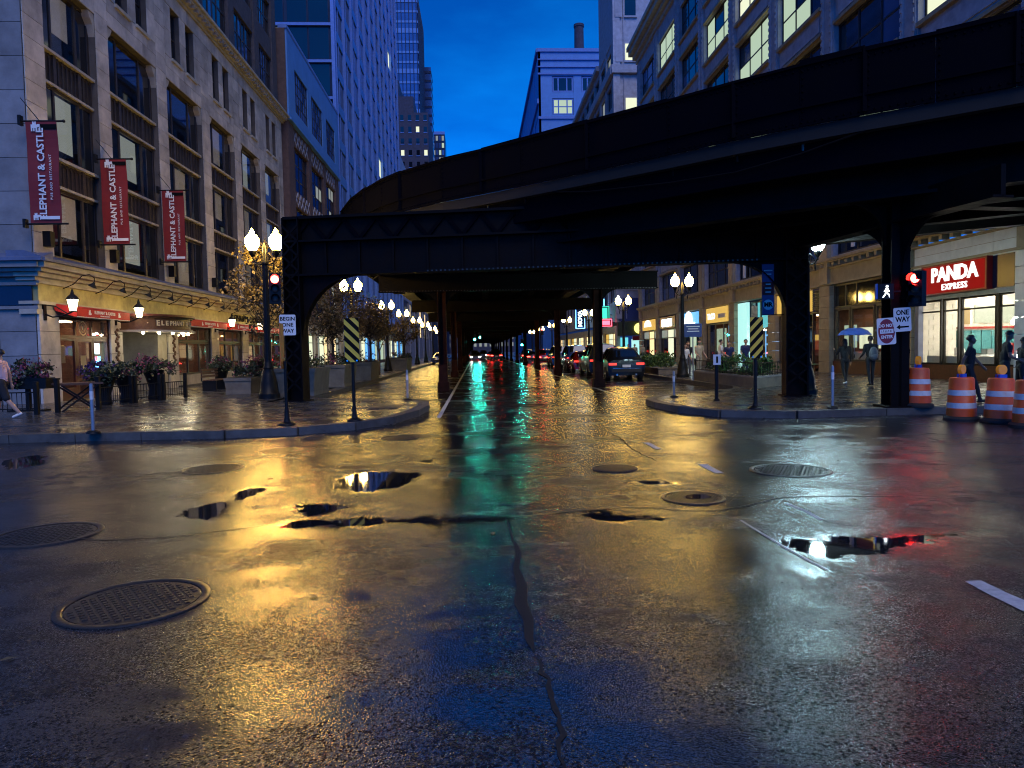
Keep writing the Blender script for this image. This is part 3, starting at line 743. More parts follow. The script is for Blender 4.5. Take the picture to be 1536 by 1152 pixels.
def window(F, par, u0, u1, v0, v1, cuts=(), rails=(), d=-.22, fr=.07, fmat='frame_dark', panes='glass_dark', name='window', th=.09, sill=None):
    """frame with mullions at cuts and rails at heights (fractions); each light its own pane"""
    mb = MB(); D0, D1 = d - th / 2, d + th / 2
    F.box(mb, u0, u0 + fr, v0, v1, D0, D1); F.box(mb, u1 - fr, u1, v0, v1, D0, D1)
    F.box(mb, u0 + fr, u1 - fr, v0, v0 + fr, D0, D1); F.box(mb, u0 + fr, u1 - fr, v1 - fr, v1, D0, D1)
    W_ = u1 - u0; H_ = v1 - v0
    us = [u0 + fr / 2] + [u0 + c * W_ for c in cuts] + [u1 - fr / 2]
    vs = [v0 + fr / 2] + [v0 + r * H_ for r in rails] + [v1 - fr / 2]
    for c in us[1:-1]: F.box(mb, c - fr / 2, c + fr / 2, v0 + fr, v1 - fr, D0 + .004, D1 - .004)
    for r in vs[1:-1]:
        for a, c in zip(us[:-1], us[1:]): F.box(mb, a + fr / 2, c - fr / 2, r - fr * .4, r + fr * .4, D0 + .008, D1 - .008)
    w = mb.build(name, fmat, par)
    if sill: F.part('sill', sill, w, (u0 - .1, u1 + .1, v0 - .14, v0 - .003, d, .09))
    for i in range(len(us) - 1):
        for j in range(len(vs) - 1):
            pm = panes(i, j) if callable(panes) else panes
            if pm: F.part('pane', pm, w, (us[i] + fr / 2, us[i + 1] - fr / 2, vs[j] + fr * .4, vs[j + 1] - fr * .4, d - .006, d + .006))
    return w
def grid_facade(F, par, piers, floors, vtop, v0=0., wall='terracotta', pier_d=0., sp_d=-.08, cuts=(.33, .67), rails=(.5,), panes='glass_dark', win_d=-.25, fr=.08, fmat='frame_dark', back=True, name='wall', sill=None, thick=.5):
    mb = MB()
    for a, c in piers: F.box(mb, a, c, v0, vtop, -thick, pier_d)
    for (a0, a1), (c0, c1) in zip(piers[:-1], piers[1:]):
        prev = v0
        for f0, f1 in floors:
            if f0 > prev: F.box(mb, a1, c0, prev, f0, -thick, sp_d)
            prev = f1
        F.box(mb, a1, c0, prev, vtop, -thick, sp_d)
    w = mb.build(name, wall, par)
    if back: F.part('dark_backing', 'room_dark', par, (piers[0][0] + .05, piers[-1][1] - .05, v0 + .05, vtop - .05, -thick - .3, -thick - .1))  # dark sheet added behind the panes to stand in for unlit rooms
    for b, ((a0, a1), (c0, c1)) in enumerate(zip(piers[:-1], piers[1:])):
        for k, (f0, f1) in enumerate(floors):
            pn = panes(b, k) if callable(panes) else panes
            window(F, par, a1 + .004, c0 - .004, f0 + .004, f1 - .004, cuts, rails, win_d, fr, fmat, pn, sill=sill)
    return w

# ------------------------------------------------------------------ the pub on the corner, left
PUB = thing('pub_building', 'beige stone corner building with red pub banners and dark metal window bays', 'building', (-14, 23.4, 0))
FL = Fac('L', -14.0)
PIERS = [(23.4, 24.5), (27.8, 28.7), (32.9, 33.9), (38.1, 39.2), (43.1, 44.2), (48.0, 49.0), (52.6, 53.6)]
core = MB()
for a, c in PIERS: FL.box(core, a + .01, c - .01, .15, 18.7, -.6, -.03)
for (a0, a1), (c0, c1) in zip(PIERS[:-1], PIERS[1:]):
    FL.box(core, a1 - .01, c0 + .01, 14.42, 15.55, -.6, -.032); FL.box(core, a1 - .01, c0 + .01, 17.95, 18.7, -.6, -.032)
    m = (a1 + c0) / 2; ww = (c0 - a1)
    FL.box(core, a1 - .01, m - ww * .33, 15.55, 17.95, -.6, -.032); FL.box(core, m - ww * .08, m + ww * .08, 15.55, 17.95, -.6, -.032); FL.box(core, m + ww * .33, c0 + .01, 15.55, 17.95, -.6, -.032)
core.build('wall', 'mortar', PUB)
FL.part('dark_backing', 'room_dark', PUB, (23.6, 53.4, 4.9, 36, -1.6, -1.3))  # near-black backing, the darkness of the rooms put into its colour
def block(F, par, u0, u1, v0, v1, d=0., mat='stone', g=.010, t=.05):
    return F.part('stone_block', mat, par, (u0 + g, u1 - g, v0 + g, v1 - g, d - t, d + rb.uniform(-.004, .004)))
for a, c in PIERS:
    v = 5.0; hs = (18.66 - 5.0) / 20
    for i in range(20): block(FL, PUB, a, c, v, v + hs); v += hs
for (a0, a1), (c0, c1) in zip(PIERS[:-1], PIERS[1:]):
    ww = c0 - a1; m = (a1 + c0) / 2
    for v0, v1, cs in ((14.44, 15.0, (0, .36, .7, 1)), (15.0, 15.53, (0, .2, .5, .8, 1)), (17.96, 18.64, (0, .3, .64, 1))):
        for p, q in zip(cs[:-1], cs[1:]): block(FL, PUB, a1 + ww * p, a1 + ww * q, v0, v1)
    for v0, v1 in ((15.55, 16.75), (16.75, 17.94)):
        block(FL, PUB, a1, m - ww * .33, v0, v1); block(FL, PUB, m - ww * .08, m + ww * .08, v0, v1); block(FL, PUB, m + ww * .33, c0, v0, v1)
    for s in (-1, 1):
        x0, x1 = sorted((m + s * ww * .08, m + s * ww * .33))
        window(FL, PUB, x0 + .004, x1 - .004, 15.56, 17.94, (), (.5,), -.3, .07, 'frame_dark', 'glass_dark', sill='stone_trim')
    # three storeys of bay windows with cast metal spandrels between
    for k, (v0, v1) in enumerate(((5.02, 7.44), (8.47, 10.86), (12.02, 14.42))):
        pm = {(1, 0): 'glass', (1, 1): 'glass'}
        window(FL, PUB, a1 + .004, c0 - .004, v0, v1, (.27, .73), (), -.32, .1, 'bronze', lambda i, j: 'glass' if i == 1 else 'glass_dark')
        if rb.random() < .8:
            dep = rb.uniform(.0, .9); FL.part('blind', 'blind' if rb.random() < .6 else 'win_dim', PUB, (a1 + ww * .30, a1 + ww * .70, v0 + dep, v1 - .1, -.52, -.5))
        if k < 2:
            s0, s1 = v1, (8.47, 12.02)[k]
            sp = FL.part('spandrel', 'bronze', PUB, (a1 + .003, c0 - .003, s0, s1, -.45, -.26))
            q = MB(); FL.box(q, a1 + .003, c0 - .003, s0, s0 + .09, -.26, -.17); FL.box(q, a1 + .003, c0 - .003, s1 - .1, s1, -.26, -.1)
            q.build('sill', 'stone_trim', sp)
            nf = 12; q = MB()
            for i in range(nf + 1):
                u = a1 + .1 + (ww - .2) * i / nf; FL.box(q, u - .022, u + .022, s0 + .1, s1 - .11, -.26, -.215)
                if i < nf:
                    um = u + (ww - .2) / nf / 2; hw = (ww - .2) / nf / 2
                    for t in range(5):
                        t0 = math.pi * t / 5; t1 = math.pi * (t + 1) / 5
                        A = FL.p(um - hw * math.cos(t0), s1 - .32 + .15 * math.sin(t0), -.235); B = FL.p(um - hw * math.cos(t1), s1 - .32 + .15 * math.sin(t1), -.235)
                        q.beam(A, B, .035, .03)
            for f in (.27, .73): FL.box(q, a1 + ww * f - .09, a1 + ww * f + .09, s0, s1 - .1, -.26, -.19)
            q.build('tracery', 'bronze', sp)
        else:
            q = MB()
            for e, s in ((a1, 1), (c0, -1)):
                q.prism([FL.p(e, 14.42, -.4), FL.p(e + s * .42, 14.42, -.4), FL.p(e + s * .3, 14.2, -.4), FL.p(e + s * .12, 14.02, -.4), FL.p(e, 13.6, -.4)], FL.nrm() * .36)
            q.build('corbel', 'stone_trim', PUB)
# main cornice
q = MB()
for v0, v1, d in ((18.66, 18.8, .1), (18.8, 18.95, .22), (18.95, 19.08, .42), (19.08, 19.22, .55)): FL.box(q, 23.2, 54.0, v0, v1, -.6, d)
u = 23.5
while u < 53.7: FL.box(q, u, u + .22, 18.8, 18.948, .22, .4); u += .5
q.build('cornice', 'stone_trim', PUB)
# upper storeys, their shade put into the dark wall colour
UP = [(23.4, 24.6), (28.0, 28.8), (32.9, 33.9), (38.1, 39.1), (43.1, 44.1), (48.0, 49.0), (52.2, 53.3)]
FU = Fac('L', -14.1)
grid_facade(FU, PUB, UP, [(20.2, 22.6), (24.0, 26.4), (27.8, 30.2), (31.6, 34.0)], 36, 19.22, 'shaded_brick', cuts=(.33, .5, .67), rails=(.5,), panes=lambda b, k: (lambda i, j: 'glass_dark' if i not in (1, 2) else 'tower_glass' if rb.random() < .25 else 'glass_dark'), fr=.12, name='upper_wall')
# ground floor: piers, sign band, cornice and ledge
q = MB()
for i, (a, c) in enumerate(PIERS):
    hs = [.15, .95, 1.75, 2.5, 3.05]
    for v0, v1 in zip(hs[:-1], hs[1:]): block(FL, PUB, a, c, v0, v1, .05, 'stone', t=.1)
FL.part('sign_band', 'gold_band', PUB, (23.4, 53.6, 3.46, 4.02, -.5, .06))
FL.part('band_moulding', 'stone_trim', PUB, (23.3, 53.6, 3.05, 3.2, -.5, .05), (23.3, 53.6, 3.36, 3.46, -.5, .14), (23.3, 53.6, 4.02, 4.1, -.5, .16))
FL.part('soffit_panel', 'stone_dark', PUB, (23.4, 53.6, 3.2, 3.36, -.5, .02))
FL.part('ground_cornice', 'stone_trim', PUB, (23.2, 53.6, 4.1, 4.22, -.5, .1), (23.1, 53.6, 4.22, 4.36, -.5, .26), (23.0, 53.6, 4.36, 4.48, -.5, .42), (22.9, 53.6, 4.48, 4.66, -.5, .58))
mb = MB(); mb.prism([FL.p(22.8, 4.66, -.5), FL.p(22.8, 4.66, .68), FL.p(22.8, 4.76, .68), FL.p(22.8, 4.99, .03), FL.p(22.8, 4.99, -.5)], (0, 30.8, 0)); mb.build('ledge', 'ledge_blue', PUB)
# end wall facing the crossing
FE = Fac('F', 23.4)
FE.part('end_wall', 'mortar', PUB, (-40, -14.02, .15, 36, -.6, -.03))
v = .15; k = 0
while v < 15.5:
    h = .78 if v < 4.2 else 1.05
    us = [-14.05, -15.2 - (k % 2) * .6, -16.9, -18.4 - (k % 2) * .5, -20]
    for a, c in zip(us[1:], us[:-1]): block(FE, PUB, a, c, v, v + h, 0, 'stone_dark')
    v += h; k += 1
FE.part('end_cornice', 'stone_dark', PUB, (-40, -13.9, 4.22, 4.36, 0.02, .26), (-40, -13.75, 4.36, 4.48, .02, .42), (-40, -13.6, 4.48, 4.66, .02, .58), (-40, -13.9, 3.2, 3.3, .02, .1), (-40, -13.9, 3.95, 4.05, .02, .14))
mb = MB(); mb.prism([FE.p(-40, 4.665, .02), FE.p(-40, 4.665, .68), FE.p(-40, 4.765, .68), FE.p(-40, 4.985, .02)], (26.6, 0, 0)); mb.build('end_ledge', 'ledge_blue', PUB)
FE.part('end_sign_band', 'tower_dark', PUB, (-40, -14.1, 3.32, 3.93, .02, .07))
MB().box(-40, -14.2, 24, 53.4, 35, 36).build('roof', 'shaded_brick', PUB)

# pub shopfront, bay by bay
def room(F, par, u0, u1, v0, v1, d0, d1, wallm, floorm='wood', ceilm='room_dark', light=None, n=3):
    """a shallow lit room behind a shop window"""
    q = MB(); F.box(q, u0, u1, v0, v1, d1 - .06, d1); F.box(q, u0, u0 + .05, v0, v1, d1, d0); F.box(q, u1 - .05, u1, v0, v1, d1, d0)
    rm = q.build('interior_wall', wallm, par)
    F.part('interior_floor', floorm, par, (u0, u1, v0 - .05, v0, d1, d0)); F.part('interior_ceiling', ceilm, par, (u0, u1, v1, v1 + .05, d1, d0))
    if light:
        for i in range(n):
            u = u0 + (u1 - u0) * (i + .5) / n; F.part('ceiling_lamp', light, rm, (u - .25, u + .25, v1 - .06, v1 - .02, (d0 + d1) / 2 - .2, (d0 + d1) / 2 + .2))
    return rm
P('pub_wall', (.10, .035, .02), .7, var=.5, vs=3)
# bay 1: display window and door
room(FL, PUB, 24.5, 27.8, .25, 3.0, -.3, -2.2, 'pub_wall', light='ceil_warm', n=2)
window(FL, PUB, 24.52, 27.78, 2.32, 3.02, (.34, .66), (), -.1, .08, 'wood_red', 'glass', name='transom')
window(FL, PUB, 24.52, 25.6, .5, 2.30, (), (), -.1, .08, 'wood_red', 'glass', name='display_window')
dr = window(FL, PUB, 25.62, 26.7, .17, 2.30, (), (.32,), -.1, .12, 'wood_red', 'glass', name='door')
FL.part('door_handle', 'chrome', dr, (25.78, 25.82, 1.0, 1.35, -.05, .02))
window(FL, PUB, 26.72, 27.78, .5, 2.30, (), (), -.1, .08, 'wood_red', 'glass', name='display_window')
FL.part('stall_riser', 'wood_red', PUB, (24.52, 25.6, .15, .5, -.2, -.04), (26.72, 27.78, .15, .5, -.2, -.04))
# bay 2: entrance
for a_, c_ in ((28.7, 28.78), (32.0, 32.9)): FL.part('porch_wall', 'stone_trim', PUB, (a_, c_, .15, 3.0, -2.2, -.05))
FL.part('porch_back', 'pub_wall', PUB, (28.7, 32.0, .15, 3.0, -2.4, -2.2)); FL.part('porch_ceiling', 'stone_trim', PUB, (28.7, 32.9, 2.95, 3.05, -2.2, .0))
dr = window(FL, PUB, 29.0, 30.4, .17, 2.4, (.5,), (.3,), -2.12, .12, 'wood_red', 'glass_dark', name='door')
dr = window(FL, PUB, 30.45, 31.9, .17, 2.4, (.5,), (.3,), -2.12, .12, 'wood_red', lambda i, j: 'win_dim' if j else 'glass_dark', name='door')
# bays 3-6: big windows with transoms
for bi in range(2, 6):
    a1 = PIERS[bi][1]; c0 = PIERS[bi + 1][0]
    room(FL, PUB, a1, c0, .7, 3.0, -.3, -3.2, 'pub_wall', light='ceil_warm', n=2)
    window(FL, PUB, a1 + .02, c0 - .02, 2.32, 3.02, (.33, .67), (), -.12, .08, 'frame_dark', 'glass', name='transom')
    window(FL, PUB, a1 + .02, c0 - .02, .72, 2.30, (.33, .67), (), -.12, .08, 'frame_dark', 'glass', name='display_window')
    FL.part('stall_riser', 'stone_trim', PUB, (a1 + .01, c0 - .01, .15, .7, -.35, .1))
    FL.part('plinth', 'granite_kerb', PUB, (a1 - .3, c0 + .1, .15, .24, .1, .35))
    for i in range(3):
        u = a1 + .8 + i * 1.1 + rb.uniform(-.2, .2); MB().ell(FL.p(u, rb.uniform(2.5, 2.75), -1.2), .14, .14, .12).build('pendant_lamp', 'lantern', PUB, True)
    for i in range(7):   # glints of bottles and televisions put in as glowing panels among plain pictures
        u = rb.uniform(a1 + .3, c0 - .5); v = rb.uniform(1.0, 2.1); s = rb.uniform(.12, .35)
        FL.part('picture_glint', rb.choice(['win_cool', 'sign_gold_lit', 'win_warm', 'cream_wall', 'neon_blue' if i == 0 else 'wood', 'wood']), PUB, (u, u + s, v, v + s * rb.uniform(.8, 1.6), -3.13, -3.1))
    # pub furniture inside
    for i in range(2):
        u = a1 + 1 + i * 1.6; FL.part('table', 'wood', PUB, (u - .4, u + .4, 1.36, 1.41, -1.6, -.8), (u - .04, u + .04, .7, 1.36, -1.24, -1.16))
# bright menu screens and neon in the door bay
FL.part('menu_screen', 'neon_white', PUB, (26.95, 27.55, 1.75, 2.15, -.3, -.27)); FL.part('menu_screen', 'neon_blue', PUB, (26.9, 27.6, 1.25, 1.65, -.3, -.27))
FL.part('neon_sign', 'neon_red', PUB, (27.2, 27.32, 1.5, 1.66, -.26, -.24)); FL.part('menu_poster', 'cream_print', PUB, (26.05, 26.4, 1.2, 1.7, -.16, -.15))
mb = MB()
for r0, r1 in ((.26, .22), (.16, .13)):
    for i in range(20):
        a = 2 * math.pi * i / 20; c = 2 * math.pi * (i + 1) / 20
        mb.add([FL.p(26.15 + r * math.cos(t), 2.67 + r * math.sin(t), -.085) for r, t in ((r0, a), (r0, c), (r1, c), (r1, a))], [(0, 1, 2, 3)])
mb.build('roundel', 'cream_print', PUB); FL.text('roundel_letter', 'B', .2, 'cream_print', PUB, 26.15, 2.67, -.08, extrude=.003, bold=.008)
# a strip of bulbs under the canopy, shirts in the window
def shirt(u, v, mat):
    q = MB(); pts = [(-.12, .28), (-.28, .2), (-.36, -.1), (-.24, -.14), (-.2, .02), (-.2, -.42), (.2, -.42), (.2, .02), (.24, -.14), (.36, -.1), (.28, .2), (.12, .28), (0, .22)]
    q.prism([FL.p(u + x * .8, v + z * .9, -.42) for x, z in pts], FL.nrm() * .06)
    s = q.build('hanging_shirt', mat, None); return s
tag(shirt(24.85, 1.9, 'cl_white'), 'white shirt hanging in the pub display window next to the corner pier', 'shirt', 'shirts in the pub window')
tag(shirt(25.3, 1.82, 'cl_beige'), 'pale green shirt hanging in the pub display window next to the door', 'shirt', 'shirts in the pub window')

# canopy over the entrance
CAN = thing('entrance_canopy', 'curved brown wooden canopy with raised pub name above the entrance', 'canopy', (-14, 30.7, 2.5))
def arc(s, n=24): return [(-14 + .02 + 1.75 * s * math.sin(math.pi * i / n) ** .8, 30.7 - 2.25 * s * math.cos(math.pi * i / n)) for i in range(n + 1)]
def canopy_ring(z0, z1, s, mat, name): MB().prism([(x, y, z0) for x, y in arc(s)], (0, 0, z1 - z0)).build(name, mat, CAN)
canopy_ring(2.60, 2.68, 1.04, 'stone_trim', 'lower_moulding'); canopy_ring(2.68, 2.74, .99, 'wood', 'rail'); canopy_ring(2.74, 3.16, .94, 'wood', 'fascia'); canopy_ring(3.16, 3.22, .99, 'wood', 'rail'); canopy_ring(3.22, 3.31, 1.05, 'wood_red', 'upper_moulding')
pts = arc(.945, 200); tot = [0]
for a, c in zip(pts[:-1], pts[1:]): tot.append(tot[-1] + math.dist(a, c))
msg = '\u00b7 ELEPHANT & CASTLE \u00b7'; half = tot[-1] / 2
for i, ch in enumerate(msg):
    if ch == ' ': continue
    s = half + (i - (len(msg) - 1) / 2) * .205; j = min(range(200), key=lambda q: abs(tot[q] - s)); a = Vector(pts[max(j - 2, 0)]); c = Vector(pts[min(j + 2, 200)]); d = (c - a).normalized(); nn = Vector((d.y, -d.x))
    o = Vector(pts[j]) + nn * .006
    lettering('letter', ch, .30 if i in (2, 13) else .26, 'cream_print', CAN, (o.x, o.y, 2.95), (d.x, d.y, 0), (0, 0, 1), extrude=.012, bold=.008)
for i in range(7):
    j = 30 + i * 23; x, y = pts[j]; MB().ell((x - .1, y, 2.56), .06, .06, .05, 8, 6).build('bulb', 'bulb', CAN, True)
# awnings
def awning(u0, u1, label):
    t = thing('awning', label, 'awning', (-14, (u0 + u1) / 2, 2.95), 0, 'red awnings along the pub front')
    n = 10; vs = []; 
    prof = [(.08, 3.42), (.45, 3.37), (.8, 3.28)]
    q = MB()
    for (d0, z0), (d1, z1) in zip(prof[:-1], prof[1:]):
        q.prism([FL.p(u0, z0, d0), FL.p(u0, z1, d1), FL.p(u0, z1 - .012, d1), FL.p(u0, z0 - .012, d0)], (0, u1 - u0, 0))
    q.build('roof_cloth', 'red_cloth', t)
    pts = [(u0, 3.28), (u1, 3.28)]; m = int((u1 - u0) / .16)
    for i in range(m * 2 + 1):
        u = u1 - (u1 - u0) * i / (m * 2); pts.append((u, 2.99 + (.025 if i % 2 else 0)))
    MB().prism([FL.p(u, z, .8) for u, z in pts], (-.012, 0, 0)).build('valance', 'red_cloth', t)
    MB().beam(FL.p(u0, 2.985, .805), FL.p(u1, 2.985, .805), .012, .02).build('trim', 'white_print', t)
    for s in (u0, u1): MB().prism([FL.p(s, 3.42, .08), FL.p(s, 3.28, .8), FL.p(s, 2.99, .8), FL.p(s, 2.99, .7), FL.p(s, 3.2, .08)], (0, .01, 0)).build('side_cloth', 'red_cloth', t)
    um = (u0 + u1) / 2
    FL.text('lettering', 'ELEPHANT & CASTLE', .15, 'white_print', t, um, 3.17, .806, extrude=.003, bold=.003)
    FL.text('lettering', 'PUB AND RESTAURANT', .06, 'white_print', t, um, 3.06, .806, extrude=.003)
    for s in (-1, 1):   # small white castle emblem either side of the name
        e = MB(); c = um + s * 1.0
        for a, b2, z0, z1 in ((-.07, .07, 3.07, 3.16), (-.05, .05, 3.16, 3.22), (-.05, -.025, 3.22, 3.25), (.025, .05, 3.22, 3.25), (.07, .11, 3.09, 3.13)): FL.box(e, c + a, c + b2, z0, z1, .802, .808)
        e.build('emblem', 'white_print', t)
    return t
awning(24.2, 27.75, 'red scalloped awning over the pub door, next to the building corner')
awning(33.6, 38.3, 'red awning just beyond the round entrance canopy')
awning(38.9, 43.3, 'second red awning beyond the round entrance canopy')
awning(43.9, 48.2, 'red awning behind the lamp post, third beyond the canopy')
awning(48.8, 52.8, 'red awning at the far end of the pub front')
FL.text('band_lettering', 'ELEPHANT & CASTLE', .50, 'black_print', PUB, 43.7, 3.74, .07, extrude=.02, bold=.012, space=1.1)
# carved wreath ornaments on two piers
for u in (28.25, 33.4):
    q = MB()
    for i in range(16):
        z = 1.35 + .11 * i * .8; q.ell(FL.p(u + .1 * math.sin(i * 1.7), z, .06), .05, .09, .07, 8, 5)
    q.build('carved_ornament', 'wood', PUB, True)
# banners
def elephant_emblem(F, t, u, v, d, s):
    e = MB()
    for a, b2, z0, z1 in ((-.5, .3, .0, .45), (-.5, -.32, -.4, 0), (-.2, -.05, -.4, 0), (.12, .3, -.4, 0), (.3, .62, .1, .5), (.56, .68, -.35, .2), (-.3, .15, .45, .7), (-.3, -.18, .7, .82), (-.1, .0, .7, .82), (.06, .15, .7, .82)):
        F.box(e, u + a * s, u + b2 * s, v + z0 * s, v + z1 * s, d - .004, d + .004)
    e.build('emblem', 'white_print', t)
def banner(y0, label):
    """hangs out from the wall, its face towards the crossing"""
    t = thing('banner', label, 'banner', (-14, y0, 5.8), 0, 'vertical pub banners on the facade')
    F = Fac('F', y0); x0 = -13.82; x1 = -12.88; z0, z1 = 5.85, 8.95
    n = 12; vs = []; fs = []
    for i in range(n + 1):
        for x in (x0, x1): vs.append((x, y0 + .03 * math.sin(i * .9) * (1 if x == x1 else .5), z0 + (z1 - z0) * i / n))
    fs = [(2 * i, 2 * i + 1, 2 * i + 3, 2 * i + 2) for i in range(n)]
    fr = MB().add(vs, fs); m = len(vs); fr.add([(x, y + .012, z) for x, y, z in vs], [tuple(reversed(f)) for f in fs]); fr.build('cloth', 'banner_red', t)
    q = MB(); q.cyl((-14.02, y0 + .02, z1 + .03), (x1 + .2, y0 + .02, z1 + .03), .03); q.ell((x1 + .2, y0 + .02, z1 + .03), .05, .05, .05, 8, 6); q.box(-14.02, -13.94, y0 - .08, y0 + .1, z1 - .1, z1 + .2); q.build('upper_bracket', 'blackmetal', t)
    q = MB(); q.cyl((-14.02, y0 + .02, z0 - .03), (x1 + .2, y0 + .02, z0 - .03), .03); q.box(-14.02, -13.94, y0 - .08, y0 + .1, z0 - .15, z0 + .12); q.build('lower_bracket', 'blackmetal', t)
    MB().beam((-13.96, y0 + .03, z1 + .75), (x0 + .4, y0 + .03, z1 + .05), .02, .02).build('stay', 'blackmetal', t)
    o = Vector(((x0 + x1) / 2 - .03, y0 - .045, (z0 + z1) / 2 - .05))
    lettering('lettering', 'ELEPHANT & CASTLE', .30, 'white_print', t, o, (0, 0, 1), (-1, 0, 0), extrude=.004, bold=.006)
    lettering('lettering', 'PUB AND RESTAURANT', .105, 'white_print', t, o + Vector((.27, 0, -.1)), (0, 0, 1), (-1, 0, 0), extrude=.004, space=1.3)
    F.part('top_stripe', 'black_print', t, (x0 + .4, x1, z1 - .22, z1 - .08, .04, .045)); F.part('bottom_stripe', 'white_print', t, (x0 + .35, x1 - .02, z0 + .1, z0 + .2, .04, .045))
    elephant_emblem(F, t, x0 + .3, z1 - .2, .05, .24); elephant_emblem(F, t, x0 + .22, z0 + .15, .05, .18)
banner(23.0, 'tall red vertical banner at the building corner, first of three')
banner(27.35, 'red vertical banner in the middle of the three on the facade')
banner(32.5, 'red vertical banner nearest the twin street lamp, third from the corner')
# wall lanterns and gooseneck lamps
def lantern(y, label):
    t = thing('wall_lantern', label, 'lantern', (-14, y, 3.1), 0, 'wall lanterns on the pub')
    x = -13.05
    q = MB(); q.tube([(-13.95, y, 3.05), (-13.7, y, 2.95), (-13.4, y, 2.98), (x, y, 3.12)], .025); q.tube([(-13.95, y, 3.35), (-13.6, y, 3.3), (-13.3, y, 3.1), (-13.2, y, 3.05)], .018); q.box(-13.98, -13.92, y - .07, y + .07, 2.85, 3.45); q.build('bracket', 'blackmetal', t)
    MB().lathe([(.11, 0), (.19, .36)], (x, y, 3.14), 6).build('glass', 'lantern', t)
    q = MB()
    for i in range(6):
        a = 2 * math.pi * i / 6; q.beam((x + .115 * math.cos(a), y + .115 * math.sin(a), 3.14), (x + .195 * math.cos(a), y + .195 * math.sin(a), 3.5), .015, .015)
    q.lathe([(.13, -.03), (.12, .0)], (x, y, 3.14), 8); q.lathe([(.22, .36), (.15, .46), (.06, .54), (.05, .6), (.02, .7)], (x, y, 3.14), 8); q.build('cage', 'blackmetal', t)
ordn = ['first', 'second', 'third', 'fourth', 'fifth', 'sixth', 'seventh', 'eighth', 'ninth', 'tenth', 'eleventh', 'twelfth']
for y, l in ((23.7, 'lit wall lantern at the pub building corner, left of the first awning'), (28.2, 'lit wall lantern between the first awning and the round canopy'), (38.65, 'lit wall lantern on the pier between the second and third awnings'), (43.6, 'lit wall lantern beside the lamp post, in front of the third pair of awnings'), (48.5, 'lit wall lantern near the far end of the pub front')): lantern(y, l)
def goose(y, i):
    t = thing('gooseneck_lamp', '%s gooseneck lamp along the pub cornice, counted from the corner' % ordn[i], 'lamp', (-14, y, 4.0), 0, 'gooseneck lamps over the sign band')
    MB().tube([(-13.9, y, 3.95), (-13.55, y, 4.1), (-13.25, y, 4.38), (-13.0, y, 4.42), (-12.85, y, 4.3), (-12.85, y, 4.17)], .016).build('arm', 'blackmetal', t)
    M = Matrix.Translation((-12.9, y, 4.07)) @ Matrix.Rotation(R(28), 4, 'Y')
    q = MB(); q.lathe([(.03, .1), (.05, .04), (.15, -.07)], n=12, caps=False); q.v = [tuple(M @ Vector(v)) for v in q.v]; q.build('shade', 'blackmetal', t, True)
    q = MB(); q.ell((0, 0, -.02), .045, .045, .04, 8, 6); q.v = [tuple(M @ Vector(v)) for v in q.v]; q.build('bulb', 'goose', t, True)
for i in range(12): goose(24.7 + i * 2.05, i)
# small black floodlights between first-floor windows
for y in (24.0, 28.2, 33.4, 38.7): FL.part('floodlight', 'blackmetal', PUB, (y - .12, y + .12, 5.25, 5.75, .0, .25))
# ------------------------------------------------------------------ blue-topped building next to the pub
B2 = thing('blue_topped_building', 'narrow building with smooth blue top storey over brown lattice bays, beyond the pub', 'building', (-13.6, 55, 0))
F2 = Fac('L', -13.6)
PB2 = [(54.0, 55.6), (60.4, 61.3), (66.2, 67.1), (71.6, 73.2)]
grid_facade(F2, B2, PB2, [(4.9, 8.3), (9.6, 13.0), (14.2, 17.6)], 19.2, 4.0, 'brown_brick', cuts=(.25, .5, .75), rails=(.33, .66), fr=.1, panes=lambda b, k: (lambda i, j: 'win_dim' if rb.random() < .12 else 'glass_dark'), win_d=-.3)
for b in range(3):
    for v in (8.3, 13.0, 17.6):
        a, c = PB2[b][1], PB2[b + 1][0]; q = MB(); n = 5
        for i in range(n):
            u0 = a + (c - a) * i / n; u1 = a + (c - a) * (i + 1) / n
            q.beam(F2.p(u0, v + .1, -.06), F2.p(u1, v + 1.15, -.06), .05, .09); q.beam(F2.p(u0, v + 1.15, -.06), F2.p(u1, v + .1, -.06), .05, .09)
        q.build('lattice', 'terracotta', B2)
grid_facade(Fac('L', -13.5), B2, [(54.0, 56.0), (60.2, 61.5), (65.8, 67.4), (71.4, 73.2)], [(20.2, 23.4)], 25.6, 19.2, 'blue_panel', cuts=(.17, .33, .5, .67, .83), rails=(.25, .5, .75), fr=.05, panes=lambda b, k: (lambda i, j: 'tower_glass' if rb.random() < .7 else 'glass_dark'), win_d=-.12, name='top_wall', sp_d=0)
F2.part('parapet', 'tower_slab', B2, (53.9, 73.3, 25.6, 25.85, -.5, .15)); F2.part('top_ledge', 'blue_panel', B2, (54.0, 73.3, 19.0, 19.2, -.5, .25))
MB().box(-40, -13.6, 54.2, 73, 25, 25.6).build('roof', 'brown_brick', B2); MB().box(-40, -13.62, 53.9, 54.2, 3, 25.6).build('side_wall', 'brown_brick', B2)
# street level: lit shops
def shop_row(F, par, piers, v1, mats, band='stone_trim', pier='stone_trim'):
    q = MB()
    for a, c in piers: F.box(q, a, c, .15, v1, -.4, .04)
    q.build('pilaster', pier, par); F.part('fascia', band, par, (piers[0][0], piers[-1][1], v1, v1 + .8, -.4, .06))
    for i, ((a0, a1), (c0, c1)) in enumerate(zip(piers[:-1], piers[1:])):
        window(F, par, a1 + .01, c0 - .01, .5, v1 - .02, (.3, .7), (.75,), -.2, .08, 'frame_dark', lambda a, b: mats[(i + a) % len(mats)], name='display_window')
        F.part('stall_riser', 'frame_dark', par, (a1 + .01, c0 - .01, .15, .5, -.3, -.05))
shop_row(F2, B2, PB2, 3.2, ['win_warm', 'win_dim', 'win_white'])

